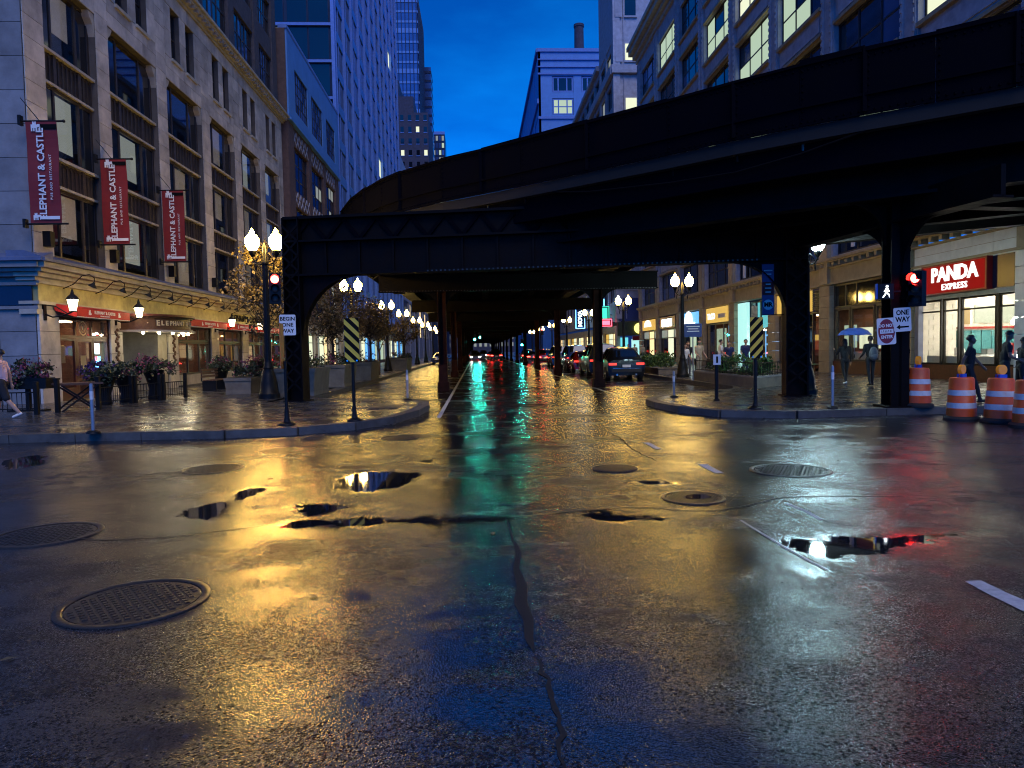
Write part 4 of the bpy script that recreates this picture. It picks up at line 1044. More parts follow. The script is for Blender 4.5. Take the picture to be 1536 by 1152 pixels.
# ------------------------------------------------------------------ tall slab tower, left
B3 = thing('slab_tower', 'tall dark glass tower with pale floor bands and a ribbed blue street face', 'building', (-14, 75.5, 0))
MB().box(-45, -14.35, 75.9, 138, .15, 92).build('core', 'tower_dark', B3)
F3 = Fac('F', 75.9); hf = 3.75; k = 0; v = 5.5
while v < 60:
    F3.part('floor_band', 'tower_slab', B3, (-34, -14.02, v, v + .28, .0, .35))
    for u in (-14.6, -16.8, -19.2, -22, -26): window(F3, B3, u - (2.1 if u > -19 else 3), u + .0, v + .4, v + hf - .05, (), (), .05, .06, 'tower_dark', 'win_dim' if rb.random() < .04 else 'glass_dark') if u > -22 else None
    v += hf; k += 1
F3.part('corner_fin', 'tower_slab', B3, (-14.35, -14.0, .15, 92, -.2, .38))
F3b = Fac('L', -14.33); us = [76.2 + i * (61.5 / 12) for i in range(13)]
for i, u in enumerate(us): F3b.part('fin', 'tower_slab', B3, (u - .13, u + .13, 4, 92, .0, .42))
fb = MB(); v = 5.5; rows = []
while v < 62:
    F3b.part('spandrel', 'blue_panel', B3, (76.3, 137.7, v - .7, v + .35, .0, .18)); rows.append(v); v += hf
for i in range(12):
    for j, v in enumerate(rows):
        lit = rb.random() < .03
        pn = F3b.part('window', 'win_white' if lit else ('glass_dark' if i in (0, 1, 6, 7, 11) else 'tower_glass'), B3, (us[i] + .15, us[i + 1] - .15, v + .37, v + hf - .72, .02, .07))
        F3b.part('mullion', 'tower_slab', pn, ((us[i] + us[i + 1]) / 2 - .06, (us[i] + us[i + 1]) / 2 + .06, v + .37, v + hf - .72, .07, .16))
shop_row(Fac('L', -13.9), B3, [(76, 77), (84, 85), (92.5, 93.5), (101, 102), (110, 111), (119, 120), (128, 129), (137, 138)], 3.6, ['win_cool', 'win_dim', 'win_white', 'sign_blue_lit'], 'tower_slab', 'tower_slab')
Fac('L', -13.9).part('canopy_slab', 'tower_slab', B3, (76, 138, 5.0, 5.3, -.4, 1.2))
# ------------------------------------------------------------------ towers further up the street
B4 = thing('dark_brick_tower', 'dark brick tower with stepped roof and a few small lit windows', 'building', (-20, 225, 0))
q = MB(); q.box(-30, -13.6, 225, 250, .15, 76); q.box(-30, -22.5, 225.1, 249, 76, 86); q.box(-22.5, -18.0, 225.1, 249, 76, 81); q.build('wall', 'tower_brick', B4)
F4 = Fac('F', 225)
for i in range(5):
    for j in range(12):
        u = -24.6 + i * 2.4; v = 34 + j * 3.6
        w = F4.part('window', rb.choice(['win_white', 'glass_dark', 'glass_dark', 'glass_dark']) if j in (5, 8, 9, 10) else 'glass_dark', B4, (u, u + 1.0, v, v + 1.7, -.1, .03)); F4.part('sill', 'tower_slab', w, (u - .1, u + 1.1, v - .2, v, 0, .12))
B5 = thing('glass_skyscraper', 'tallest pale blue glass skyscraper with fine grid, top of the left skyline', 'building', (-30, 300, 0))
MB().box(-52, -21.6, 300, 335, .15, 149).build('wall', 'tower_glass', B5)
F5 = Fac('F', 300); FL5 = Fac('L', -21.6); q = MB(); v = 6
while v < 148: F5.box(q, -52, -21.5, v, v + (.9 if int(v / 4.1) % 4 else 1.9), -.1, .25); FL5.box(q, 300, 335, v, v + (.9 if int(v / 4.1) % 4 else 1.9), -.1, .25); v += 4.1
q.build('floor_bands', 'blue_panel', B5)['kind'] = 'stuff'
q = MB(); u = -51.5
while u < -21.5: F5.box(q, u, u + .28, 4, 149, .26, .4); u += 1.55
u = 301
while u < 335: FL5.box(q, u, u + .28, 4, 149, .26, .4); u += 1.55
q.build('mullions', 'tower_dark', B5)['kind'] = 'stuff'
F5.part('roof_band', 'tower_slab', B5, (-52, -21.4, 147.5, 149.6, -.1, .6))
for i in range(9): F5.part('lit_window', 'win_white', B5, ((lambda u: (u, u + 1.2))(rb.uniform(-36, -24)) + (lambda v: (v, v + 2.0))(60 + 4.1 * rb.randint(0, 15) + 1) + (.02, .27)))
F5.part('setback_slab', 'blue_panel', B5, (-40, -34, 4, 120, .5, 6), (-40, -32.2, 4, 98, .5, 6))
B6 = thing('slim_tower', 'slim dark blue tower edge in front of the glass skyscraper', 'building', (-21.5, 290, 0))
MB().box(-25, -18.6, 340, 352, .15, 135).build('wall', 'tower_glass', B6)
q = MB(); v = 8
while v < 134: q.box(-25.1, -18.5, 339.8, 352, v, v + 1.1); v += 4
q.build('floor_bands', 'tower_dark', B6)['kind'] = 'stuff'
B7 = thing('distant_office_block', 'distant office block with scattered lit windows above the railway', 'building', (-18, 400, 0))
MB().box(-25.5, -15.2, 400, 420, .15, 123).build('wall', 'tower_dark', B7); F7 = Fac('F', 400)
for i in range(6):
    for j in range(16): F7.part('window', rb.choice(['win_dim', 'tower_glass', 'tower_glass', 'win_cool']), B7, (-25.1 + i * 1.65, -23.9 + i * 1.65, 60 + j * 3.9, 62.6 + j * 3.9, -.1, .05))
F7.part('roof_band', 'tower_slab', B7, (-25.6, -15.1, 121.8, 123.4, 0, .4))
B8 = thing('left_terrace_block', 'long dim block lining the street under the far end of the railway', 'building', (-14, 138.5, 0))
grid_facade(Fac('L', -14), B8, [(138.5 + i * 12.2, 139.7 + i * 12.2) for i in range(8)], [(5, 8), (9, 12)], 40, .15, 'terracotta', cuts=(.33, .67), rails=(), fr=.2, panes=lambda b, k: (lambda i, j: 'win_warm' if rb.random() < .25 else 'glass_dark'))
MB().box(-40, -14.5, 138.6, 224.5, .15, 39.9).build('core', 'tower_brick', B8)

# ------------------------------------------------------------------ long commercial block, right
RB = thing('commercial_block', 'long stone commercial block with three-part windows and lit shops, right side', 'building', (17.8, 21.2, 0))
FR = Fac('R', 17.8)
PC = [21.9, 28.5, 35.2, 41.6, 48.3, 54.9, 61.4, 68.5, 75.6]
PR = [(y - .6, y + .6) for y in PC]
def rpan(b, k):
    lit = rb.random() < .42 if k >= 2 else rb.random() < .1
    m = rb.choice(['win_cool', 'win_white', 'win_cool'])
    return lambda i, j: (m if (lit and (j == 0 or rb.random() < .5) and rb.random() < .9) else ('tower_glass' if rb.random() < .22 else 'glass_dark'))
FLO = [(5.98 + 0, 8.4)] + [(8.4 + 4.4 * k + 1.45, 8.4 + 4.4 * (k + 1)) for k in range(5)]
grid_facade(FR, RB, PR, FLO, 31.8, 5.7, 'terracotta', 0., -.1, (.33, .67), (.5,), rpan, -.32, .11, 'frame_dark')
for b in range(len(PC) - 1):   # spandrel panels with a raised border, sill mouldings
    a, c = PR[b][1], PR[b + 1][0]
    for k in range(1, 6):
        v0, v1 = FLO[k - 1][1], FLO[k][0]
        q = MB(); FR.box(q, a + .02, c - .02, v0 + .02, v0 + .16, -.1, .05); FR.box(q, a + .02, c - .02, v1 - .18, v1 - .004, -.1, .12); sp = q.build('sill', 'terra_warm', RB)
        FR.part('spandrel_panel', 'terracotta', RB, (a + .35, c - .35, v0 + .34, v1 - .36, -.1, -.05))
for i, y in enumerate(PC):
    q = MB()
    for s in (-.5, .34): FR.box(q, y + s, y + s + .16, 8.6, 31.6, 0, .07)
    q.build('pilaster_moulding', 'terracotta', RB)
    q = MB(); v = 9.0
    while v < 31.5:
        for s in (-.42,.42): FR.box(q, y + s - .05, y + s + .05, v, v + .18, .07, .12)
        v += .36
    q.build('bead_moulding', 'terracotta', RB)['kind'] = 'stuff'
q = MB()
for v0, v1, d in ((31.8, 32.2, .15), (32.2, 32.6, .5), (32.6, 33.1, .95), (33.1, 33.5, 1.15)): FR.box(q, 21.2, 76.4, v0, v1, -.5, d)
q.build('cornice', 'stone_trim', RB); MB().box(18.3, 45, 21.3, 76.2, 32.4, 33.4).build('roof', 'shaded_brick', RB); MB().box(18.4, 45, 75.9, 76.2, .15, 33).build('end_wall', 'brown_brick', RB); MB().box(17.85, 45, 21.2, 21.3, .15, 32).build('side_wall', 'terracotta', RB)
# belt course over the shops with its row of brackets
FR.part('frieze', 'terra_warm', RB, (21.3, 76.2, 4.62, 5.35, -.4, .02))
FR.part('belt_course', 'terra_warm', RB, (21.3, 76.2, 4.55, 4.64, -.4, .1), (21.3, 76.2, 5.35, 5.43, -.4, .1), (21.3, 76.2, 5.62, 5.70, -.4, .34), (21.3, 76.2, 5.70, 5.82, -.4, .42))
q = MB(); br = MB(); FR.box(br, -.09, .09, 0, .18, 0.1, .32)
y = 21.6; bme = None
while y < 76:
    mb = MB(); FR.box(mb, y - .1, y + .1, 5.435, 5.615, .02, .32); mb.build('bracket', 'terra_warm', RB); y += .62
for i, y in enumerate(PC):   # pilasters at street level, block by block
    m = 'tile_white' if i == 0 else 'terra_warm'; v = .15; hs = .55
    while v < 4.5:
        block(FR, RB, y - .55, y + .55, v, min(v + hs, 4.53), .14, m, t=.5); v += hs
    FR.part('pilaster_cap', 'terra_warm', RB, (y - .42, y + .42, 4.6, 8.4, .0, .2))
# upper-floor signs
for y in (33.0, 30.2): FR.part('window_sign', 'white_print', RB, (y - .12, y + .12, 6.2, 8.2, -.2, -.12))
FR.part('window_poster', 'sign_gold_lit', RB, (31.2, 32.6, 6.4, 8.1, -.27, -.22)); FR.part('window_poster', 'sign_red', RB, (31.2, 32.6, 7.5, 8.1, -.22, -.2)); FR.part('window_poster', 'win_dim', RB, (30.4, 30.95, 6.4, 7.9, -.27, -.22))
FR.part('window_sign', 'white_print', RB, (46.5, 46.8, 6.1, 8.3, -.2, -.12)); FR.part('window_sign', 'white_print', RB, (52.6, 52.9, 6.1, 8.3, -.2, -.12))

# shop 1: red and white chain restaurant next to the drums
y0, y1 = 22.47, 27.93
FR.part('shop_frieze', 'tile_white', RB, (y0, y1, 4.5, 4.62, -.3, .08))
for i in range(5):
    for j in range(2): FR.part('facing_tile', 'tile_white', RB, (y0 + .01 + i * 1.09, y0 + 1.08 + i * 1.09, 4.66 + j * .34, 4.98 + j * .34, -.1, .05))
q = MB(); n = 26
for i in range(n): q.cyl(FR.p(y0 + (i + .5) * (y1 - y0) / n, 5.92, .1), FR.p(y0 + (i + .5) * (y1 - y0) / n, 5.78, .62), .11, .11, 8)
q.build('roof_tiles', 'red_tile', RB)
SIGN = thing('restaurant_sign', 'red lit sign reading PANDA EXPRESS in white above the shop window', 'sign', (17.6, 25.4, 3.4))
FR.part('panel', 'panda_red', SIGN, (23.6, 27.0, 3.44, 4.46, .02, .26)); 
q = MB(); FR.box(q, 23.52, 27.08, 3.38, 3.44, .0, .3); FR.box(q, 23.52, 27.08, 4.46, 4.52, .0, .3); FR.box(q, 23.52, 23.6, 3.44, 4.46, .0, .3); FR.box(q, 27.0, 27.08, 3.44, 4.46, .0, .3); q.build('frame', 'sign_red', SIGN)
FR.text('lettering', 'PANDA', .74, 'panda_white', SIGN, 25.25, 4.10, .27, extrude=.03, bold=.022, space=1.02)
FR.text('lettering', 'EXPRESS', .32, 'panda_white', SIGN, 25.2, 3.63, .27, extrude=.03, bold=.003, space=1.2)
SIG2 = thing('round_shop_sign', 'dark round hanging shop sign with a white ring, beside the red sign', 'sign', (17.2, 27.5, 3.3))
c = Vector((17.25, 27.35, 3.86))
MB().cyl((c.x, c.y - .06, c.z), (c.x, c.y + .06, c.z), .52, .52, 28).build('disc', 'tower_dark', SIG2)
q = MB()
for r0, r1, z in ((.47, .43, .063), (.3, .26, .063)):
    for i in range(28):
        a = 2 * math.pi * i / 28; b2 = 2 * math.pi * (i + 1) / 28
        if r0 < .4 and i in (4, 5, 12, 13): continue
        q.add([(c.x + r * math.cos(t), c.y - z, c.z + r * math.sin(t)) for r, t in ((r0, a), (r0, b2), (r1, b2), (r1, a))], [(0, 1, 2, 3)])
q.build('ring', 'walk_white', SIG2); MB().box(17.25, 17.7, 27.32, 27.38, 4.36, 4.42).build('bracket', 'blackmetal', SIG2)
FR.part('sign_panel', 'tower_dark', RB, (22.5, 23.5, 3.4, 4.5, -.1, .1)); FR.part('lintel', 'stone_trim', RB, (y0, y1, 3.22, 3.38, -.3, .12))
for a, b2 in ((y0, 23.4), (23.5, 25.3), (25.4, 26.3), (26.4, y1)):
    window(FR, RB, a, b2, .72, 3.22, (), (.82,), -.1, .07, 'blackmetal', 'glass', name='display_window')
FR.part('stall_riser', 'wood_red', RB, (y0, y1, .15, .72, -.25, -.02)); FR.part('corner_post', 'ledge_blue', RB, (27.55, 27.8, .15, 3.4, -.1, .1))
rm = room(FR, RB, y0, y1 + .5, .15, 3.6, -.3, -6.5, 'cream_wall', 'conc', 'cream_wall', 'ceil_white', 4)
FW = Fac('F', 28.38)   # end wall of the restaurant, the one seen through its windows
q = MB(); v = .2; k = 0
while v < 3.5:
    u = 18.25 - (k % 2) * .2
    while u < 19.75: FW.part('wall_brick', 'cream_wall', RB, (max(u, 18.2) + .008, min(u + .4, 19.8) - .008, v + .008, v + .2, .0, .04)); u += .4
    v += .21; k += 1
FW.part('counter_back', 'teal', RB, (19.85, 24.0, 1.1, 2.05, .0, .05)); FW.part('red_rail', 'sign_red', RB, (19.85, 24.0, 2.12, 2.2, .0, .12)); FW.part('menu_board', 'win_white', RB, (20.6, 24.0, 2.35, 3.1, .0, .08))
for i in range(9): FW.part('teal_slat', 'teal', RB, (20.0 + i * .44, 20.08 + i * .44, 1.1, 2.05, .05, .09))
FW.part('wall_poster', 'sign_gold_lit', RB, (19.95, 20.4, 2.3, 3.0, .0, .06)); FW.part('counter', 'tile_white', RB, (20.2, 24.0, .15, 1.05, .3, 1.0))
for k, (u, v, m) in enumerate(((21.6, 1.5, 'sign_red'), (22.0, 1.32, 'sign_white'), (21.3, 1.3, 'sign_red'), (20.6, 1.28, 'steel_post'), (22.6, 1.35, 'steel_post'), (23.1, 1.3, 'sign_red'))): FW.part('counter_item', m, RB, (u, u + .28, 1.05, v, .45, .8))
FR.part('bar_ledge', 'cream_wall', RB, (22.6, 27.6, .78, 1.05, -.7, -.3))
MB().lathe([(.03, .5), (.05, .32), (.2, .1), (.22, 0), (.16, -.02)], FR.p(24.35, 2.2, -1.5), 12).build('pendant_lamp', 'ceil_white', RB, True); MB().cyl(FR.p(24.35, 2.8, -1.5), FR.p(24.35, 3.6, -1.5), .012).build('lamp_cord', 'blackmetal', RB)
# shop 2: dark-windowed restaurant
y0, y1 = 29.1, 34.6
window(FR, RB, y0, y1, 3.35, 4.52, (.62, .8), (), -.12, .09, 'bronze', 'glass_dark', name='transom')
for a, b2, lit in ((29.1, 30.9, 1), (31.0, 33.0, 1), (33.1, 34.6, 1)): window(FR, RB, a + .01, b2, .75, 3.33, (), (), -.12, .09, 'bronze', 'glass', name='display_window')
FR.part('stall_riser', 'wood_red', RB, (y0, y1, .15, .74, -.25, -.02)); room(FR, RB, y0, y1, .15, 3.3, -.3, -4.5, 'pub_wall', 'wood', 'room_dark', 'ceil_warm', 3)
FR.part('window_screen', 'win_white', RB, (29.2, 33.0, 1.35, 2.35, -.55, -.5)); FR.part('window_ledge', 'tile_white', RB, (29.2, 34.5, .78, 1.2, -.6, -.3)); FR.part('window_screen', 'win_cool', RB, (33.3, 34.4, 1.4, 2.5, -.55, -.5))
# shop 3: doorway with louvre and posters
y0, y1 = 35.8, 41.0
FR.part('sign_panel', 'sign_gold_lit', RB, (36.9, 41.0, 3.35, 4.45, -.1, .06)); FR.text('lettering', 'LE', .5, 'white_print', RB, 37.4, 3.8, .07, extrude=.01, bold=.01)
lv = FR.part('louvre_frame', 'bronze', RB, (35.8, 36.8, 3.35, 4.45, -.25, -.2))
for i in range(10): FR.part('slat', 'bronze', lv, (35.82, 36.78, 3.4 + i * .105, 3.45 + i * .105, -.2, -.02))
window(FR, RB, 35.8, 36.9, .5, 3.3, (), (), -.12, .08, 'bronze', 'glass', name='display_window'); window(FR, RB, 37.0, 38.4, .17, 3.3, (), (.75,), -.3, .1, 'wood_red', 'glass_dark', name='door'); window(FR, RB, 38.5, 41.0, .5, 3.3, (.5,), (), -.12, .08, 'bronze', 'glass', name='display_window')
room(FR, RB, y0, y1, .15, 3.3, -.4, -3.5, 'pub_wall', 'wood', 'room_dark', 'ceil_warm', 3)
for u, v, m in ((36.2, 1.3, 'sign_gold_lit'), (36.2, 1.0, 'sign_red'), (39.0, 1.4, 'cream_print'), (40.0, 1.3, 'sign_gold_lit')): FR.part('poster', m, RB, (u, u + .6, v, v + .8, -.2, -.18))
# shop 4: teal shop
y0, y1 = 42.2, 47.7
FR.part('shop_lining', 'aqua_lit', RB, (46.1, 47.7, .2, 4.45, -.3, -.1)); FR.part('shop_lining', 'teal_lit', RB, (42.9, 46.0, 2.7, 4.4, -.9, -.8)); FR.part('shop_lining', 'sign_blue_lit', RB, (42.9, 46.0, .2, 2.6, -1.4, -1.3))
window(FR, RB, 42.9, 46.05, .2, 4.45, (.5,), (.58,), -.4, .09, 'bronze', 'glass', name='display_window'); FR.part('entry_light', 'ceil_white', RB, (43.6, 45.3, 2.55, 2.62, -1.2, -.9))
for i in range(4): FR.part('pier_poster', 'wood_red', RB, (42.2, 42.6, .6 + i * .55, 1.05 + i * .55, .0, .04))
# shop 5: taco shop
y0, y1 = 48.9, 54.3
FR.part('sign_panel', 'sign_gold_lit', RB, (49.2, 53.8, 3.35, 4.45, -.1, .1)); FR.text('lettering', 'TACO', .62, 'panda_white', RB, 52.6, 3.8, .11, extrude=.02, bold=.02); FR.part('logo_bar', 'white_print', RB, (49.6, 51.0, 3.65, 3.95, .1, .13))
MB().lathe([(.5, -.05), (.5, .05)], (0, 0, 0), 20).build('logo', 'black_print', RB)
o = RB.children[-1]; o.location = Vector(FR.p(51.5, 3.95, .13)) - wloc(RB); o.rotation_euler = (0, R(90), 0)
window(FR, RB, 49.0, 54.3, .5, 3.3, (.3, .62), (), -.15, .1, 'bronze', 'glass', name='display_window'); FR.part('window_poster', 'win_cool', RB, (51.0, 53.0, 1.2, 2.9, -.5, -.45)); FR.part('window_screen', 'sign_blue_lit', RB, (49.5, 50.8, .6, 3.1, -.6, -.55)); room(FR, RB, y0, y1, .15, 3.3, -.7, -3, 'pub_wall', light='ceil_warm', n=2)
# shops 6-8
for (y0, y1, sm, wm) in ((55.5, 60.8, 'sign_blue_lit', 'win_cool'), (62.0, 67.9, 'tower_dark', 'win_white'), (69.1, 75.0, 'sign_gold_lit', 'win_warm')):
    FR.part('sign_panel', sm, RB, (y0 + .3, y1 - .3, 3.35, 4.4, -.1, .1)); window(FR, RB, y0, y1, .5, 3.3, (.25, .6), (.7,), -.15, .12, 'bronze', lambda i, j: wm if i == 1 else ('win_dim' if j else 'glass_dark'), name='display_window')
MB().prism([FR.p(58.2 + 1.0 * math.cos(t), 3.65 + .85 * math.sin(t), .12) for t in [math.pi * i / 12 for i in range(13)]], (-.05, 0, 0)).build('logo', 'walk_white', RB)
FR.part('logo', 'walk_white', RB, (56.6, 59.8, 3.42, 3.58, .1, .16))
MB().prism([FR.p(72.3 + 1.5 * math.cos(t), 3.7 + .7 * math.sin(t), .12) for t in [math.pi * i / 12 for i in range(13)]], (-.05, 0, 0)).build('logo', 'panda_white', RB)
for i in range(4): FR.part('logo_bar', 'walk_white', RB, (63.5 + i * .9, 64.0 + i * .9, 3.5, 4.2, .1, .14))
FR.part('stall_riser', 'bronze', RB, (48.9, 75.0, .15, .49, -.3, -.05))

# ------------------------------------------------------------------ further buildings, right
B9 = thing('grey_corner_building', 'grey-blue corner building with square lit windows beyond the commercial block', 'building', (16.4, 82, 0))
MB().box(16.9, 50, 82.4, 91.4, 6, 60).build('core', 'terracotta', B9); MB().box(16.9, 50, 91.5, 150, 6, 37.4).build('core', 'terracotta', B9)
F9 = Fac('F', 82.0); F9.part('wall', 'terracotta', B9, (16.4, 40, 5, 60, -.4, 0)); F9.part('corner_pilaster', 'terracotta', B9, (16.3, 17.1, 5, 60, .0, .2)); F9.part('corner_pilaster', 'terracotta', B9, (17.5, 17.6, 5, 60, .0, .12))
for v in (12, 22.4, 26.2, 33.0): F9.part('string_course', 'terracotta', B9, (16.1, 26, v, v + .4, 0, .5), (16.1, 26, v + .4, v + 1.0, 0, .25)); 
for v in (8.5, 18.2, 28.4, 34.5, 39.5):
    w = F9.part('window', 'win_white' if v in (28.4, 34.5) else 'glass_dark', B9, (17.75, 19.0, v, v + 1.9, 0, .06)); F9.part('sill', 'terracotta', w, (17.6, 19.15, v - .2, v, 0, .2))
    F9.part('blind_panel', 'terracotta', B9, (16.55, 17.4, v - .2, v + 2.1, .2, .26))
F9r = Fac('R', 16.4)
grid_facade(F9r, B9, [(82.0, 83.4)] + [(83.4 + i * 4.1 + 3.3, 83.4 + i * 4.1 + 4.1) for i in range(15)], [(7.0 + 3.8 * k, 9.6 + 3.8 * k) for k in range(8)], 37, 4.6, 'terracotta', cuts=(.5,), rails=(), fr=.15, panes=lambda b, k: (lambda i, j: 'win_dim' if rb.random() < .15 else 'glass_dark'), win_d=-.3)
F9r.part('wall', 'terracotta', B9, (82.0, 91.4, 37, 60, -.4, 0)); F9r.part('roof_cornice', 'terracotta', B9, (91.4, 150, 37, 37.6, -.4, .4)); F9r.part('string_course', 'terracotta', B9, (82, 150, 22.4, 23.4, 0, .4), (82, 150, 33.0, 34, 0, .4))
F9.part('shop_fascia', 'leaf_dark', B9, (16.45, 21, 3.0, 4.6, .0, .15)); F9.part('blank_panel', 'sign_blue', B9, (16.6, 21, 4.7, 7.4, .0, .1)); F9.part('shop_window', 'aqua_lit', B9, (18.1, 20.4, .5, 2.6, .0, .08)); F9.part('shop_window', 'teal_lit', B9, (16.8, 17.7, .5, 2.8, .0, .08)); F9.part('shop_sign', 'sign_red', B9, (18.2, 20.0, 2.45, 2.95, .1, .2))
MB().cyl((19.0, 81.75, 3.85), (19.0, 81.6, 3.85), .62, .62, 24).build('roundel', 'sign_yellow_lit', B9)
F9.part('shop_window', 'room_dark', B9, (16.45, 21, .15, .5, .0, .1))
shop_row(F9r, B9, [(82.2, 83)] + [(90 + i * 8, 91 + i * 8) for i in range(8)], 3.4, ['win_warm', 'win_white', 'sign_gold_lit', 'win_dim'])
# glowing hanging shop signs along the far right pavement
for y, z, m, h, l in ((88, 6.3, 'neon_blue', 3.0, 'tall blue neon blade sign nearer of two'), (104, 6.0, 'neon_blue', 3.0, 'tall blue neon blade sign farther of two'), (84.8, 5.6, 'sign_green_lit', 2.2, 'green lit blade sign next to the lamp'), (83.2, 4.6, 'neon_red', 1.0, 'red glowing shop sign by the railway column')):
    t = thing('blade_sign', l, 'sign', (15.3, y, z - h / 2), 0, 'glowing shop signs far up the street'); F = Fac('F', y)
    F.part('panel', 'tower_dark', t, (14.6, 16.1, z - h / 2, z + h / 2, -.1, .1))
    q = MB(); F.box(q, 14.66, 14.74, z - h / 2 + .06, z + h / 2 - .06, .1, .13); F.box(q, 15.96, 16.04, z - h / 2 + .06, z + h / 2 - .06, .1, .13); F.box(q, 14.74, 15.96, z + h / 2 - .14, z + h / 2 - .06, .1, .13); F.box(q, 14.74, 15.96, z - h / 2 + .06, z - h / 2 + .14, .1, .13); q.build('tube_border', m, t)
    if m == 'neon_blue': lettering('lettering', 'NOVA', .82, 'neon_white', t, (15.35, y - .14, z), (0, 0, 1), (-1, 0, 0), extrude=.01, bold=.02)
    else: F.part('lit_face', m, t, (14.9, 15.8, z - h / 2 + .25, z + h / 2 - .25, .1, .12))
    MB().box(16.1, 16.4, y - .05, y + .05, z - .05, z + .05).build('bracket', 'blackmetal', t)
B10 = thing('gabled_blue_building', 'blue-grey masonry building with slender chimney, end of the right skyline', 'building', (16, 170, 0))
MB().box(16.2, 60, 170.4, 300, .15, 72.4).build('core', 'blue_panel', B10)
F10 = Fac('F', 170.0)
F10.part('wall', 'blue_panel', B10, (16, 60, .15, 57.2, -.4, 0), (16, 19.2, 57.2, 66.2, -.4, 0), (24.3, 26.2, 57.2, 66.2, -.4, 0), (31.3, 60, 57.2, 66.2, -.4, 0), (16, 60, 66.2, 72.6, -.4, 0), (19.2, 31.3, 61.1, 62.5, -.4, -.05))
for v, h in ((46, .5), (56.2, .6), (66.5, .4), (68.2, .25), (69.9, .25), (71.8, .8)): F10.part('string_course', 'tower_slab', B10, (15.8, 60, v, v + h, 0, .35))
for u0, u1 in ((19.3, 24.2), (26.3, 31.2)):
    window(F10, B10, u0, u1, 62.6, 66.1, (.28, .7), (), -.2, .3, 'tower_slab', 'glass_dark'); window(F10, B10, u0, u1, 57.3, 61.0, (.28, .7), (.5,), -.2, .3, 'tower_slab', 'win_cool')
F10r = Fac('R', 16.0)
grid_facade(F10r, B10, [(170 + i * 12, 172.5 + i * 12) for i in range(10)], [(30, 44), (46.5, 58)], 72.4, 25, 'blue_panel', cuts=(.33, .67), rails=(), fr=.4, win_d=-.3, back=False)
F10r.part('string_course', 'tower_slab', B10, (170, 292, 59.9, 61, 0, .4), (170, 292, 71.8, 72.7, 0, .5))
CH = thing('chimney_stack', 'dark slender chimney on the blue-grey building\'s roof', 'chimney', (27.0, 178, 72.4))
MB().lathe([(1.25, 0), (1.15, 8.6), (1.3, 8.7), (1.3, 9.3), (1.0, 9.35)], (27.0, 178, 72.4), 18).build('shaft', 'tower_brick', CH, True); MB().lathe([(1.5, 0), (1.5, .5)], (27.0, 178, 72.4), 18).build('base', 'tower_brick', CH)
# closing blocks at street's end
B11 = thing('street_end_building', 'dark building closing the street beyond the railway tunnel', 'building', (0, 430, 0))
MB().box(-60, 60, 430, 450, .15, 34).build('wall', 'tower_brick', B11)
q = MB()
for i in range(26):
    for j in range(6): Fac('F', 430).box(q, -40 + i * 3.2, -38.4 + i * 3.2, 4 + j * 4.5, 6.4 + j * 4.5, 0, .1)
q.build('windows', 'win_dim', B11)['kind'] = 'stuff'
# ------------------------------------------------------------------ street lamps
GLOBE = [(.10, -.28), (.14, -.25), (.20, -.15), (.225, -.02), (.21, .09), (.15, .19), (.09, .24), (.065, .27), (.075, .30), (.06, .34), (.02, .38), (.01, .42)]
def make_lamp(globe, z=5.05, tz=.15):
    t = thing('street_lamp', '', 'street lamp', (0, 0, 0), 0, 'twin-globe street lamps')
    MB().lathe([(.34, 0), (.34, .16), (.30, .2), (.27, .5), (.20, .8), (.15, .95), (.17, 1.0), (.15, 1.05), (.115, 1.2)], n=16).build('base', 'post_black', t, True, local=True)
    q = MB().lathe([(.10, 1.2), (.075, z - .75), (.11, z - .72), (.11, z - .66), (.07, z - .6), (.06, z - .25), (.02, z - .05)], n=14)
    for i in range(10):
        a = 2 * math.pi * i / 10; q.cyl((.1 * math.cos(a), .1 * math.sin(a), 1.2), (.078 * math.cos(a), .078 * math.sin(a), z - .76), .012, .01, 5)
    q.build('post', 'post_black', t, True, local=True)
    q = MB()
    for s in (-1, 1):
        q.tube([(0, 0, z - .62), (s * .12, 0, z - .74), (s * .26, 0, z - .70), (s * .36, 0, z - .55), (s * .375, 0, z - .36)], .028)
        q.tube([(0, 0, z - .4), (s * .10, 0, z - .38), (s * .2, 0, z - .48), (s * .27, 0, z - .62)], .018)
        q.lathe([(.03, -.5), (.09, -.42), (.13, -.33), (.12, -.29)], (s * .375, 0, z), 12)
        q.lathe([(.01, -.95), (.035, -.86), (.02, -.72)], (s * .28, 0, z), 8)
    q.build('arm', 'post_black', t, True, local=True)
    for s in (-1, 1): MB().lathe(GLOBE, (s * .375, 0, z), 16).build('globe', globe, t, True, local=True)
    return t
lamp = make_lamp('globe_warm')
LL = [(23.65, 1.02, 'tall twin-globe street lamp carrying the red traffic signal, left pavement'), (39.6, 1.02, 'twin-globe lamp seen over the trees through the left arch'), (55, 1.0, 'twin-globe lamp by the far concrete planter, left pavement'), (67, 1.0, 'fourth twin-globe lamp up the left pavement'), (82, 1.0, 'fifth twin-globe lamp up the left pavement'), (96, 1.0, 'sixth twin-globe lamp up the left pavement'), (112, 1., 'seventh twin-globe lamp up the left pavement'), (130, 1., 'farthest twin-globe lamp up the left pavement')]
for i, (y, s, l) in enumerate(LL): place(lamp, i == 0, (-6.86, y, .15), 0, l, s)
RL = [(33.1, .90, 'twin-globe lamp behind the fenced planter, right pavement'), (46.5, .9, 'twin-globe lamp just right of the railway column, above the parked cars'), (61, .9, 'third twin-globe lamp up the right pavement'), (76, .9, 'fourth twin-globe lamp up the right pavement'), (91, .9, 'fifth twin-globe lamp up the right pavement'), (107, .9, 'sixth twin-globe lamp up the right pavement'), (124, .9, 'farthest twin-globe lamp up the right pavement')]
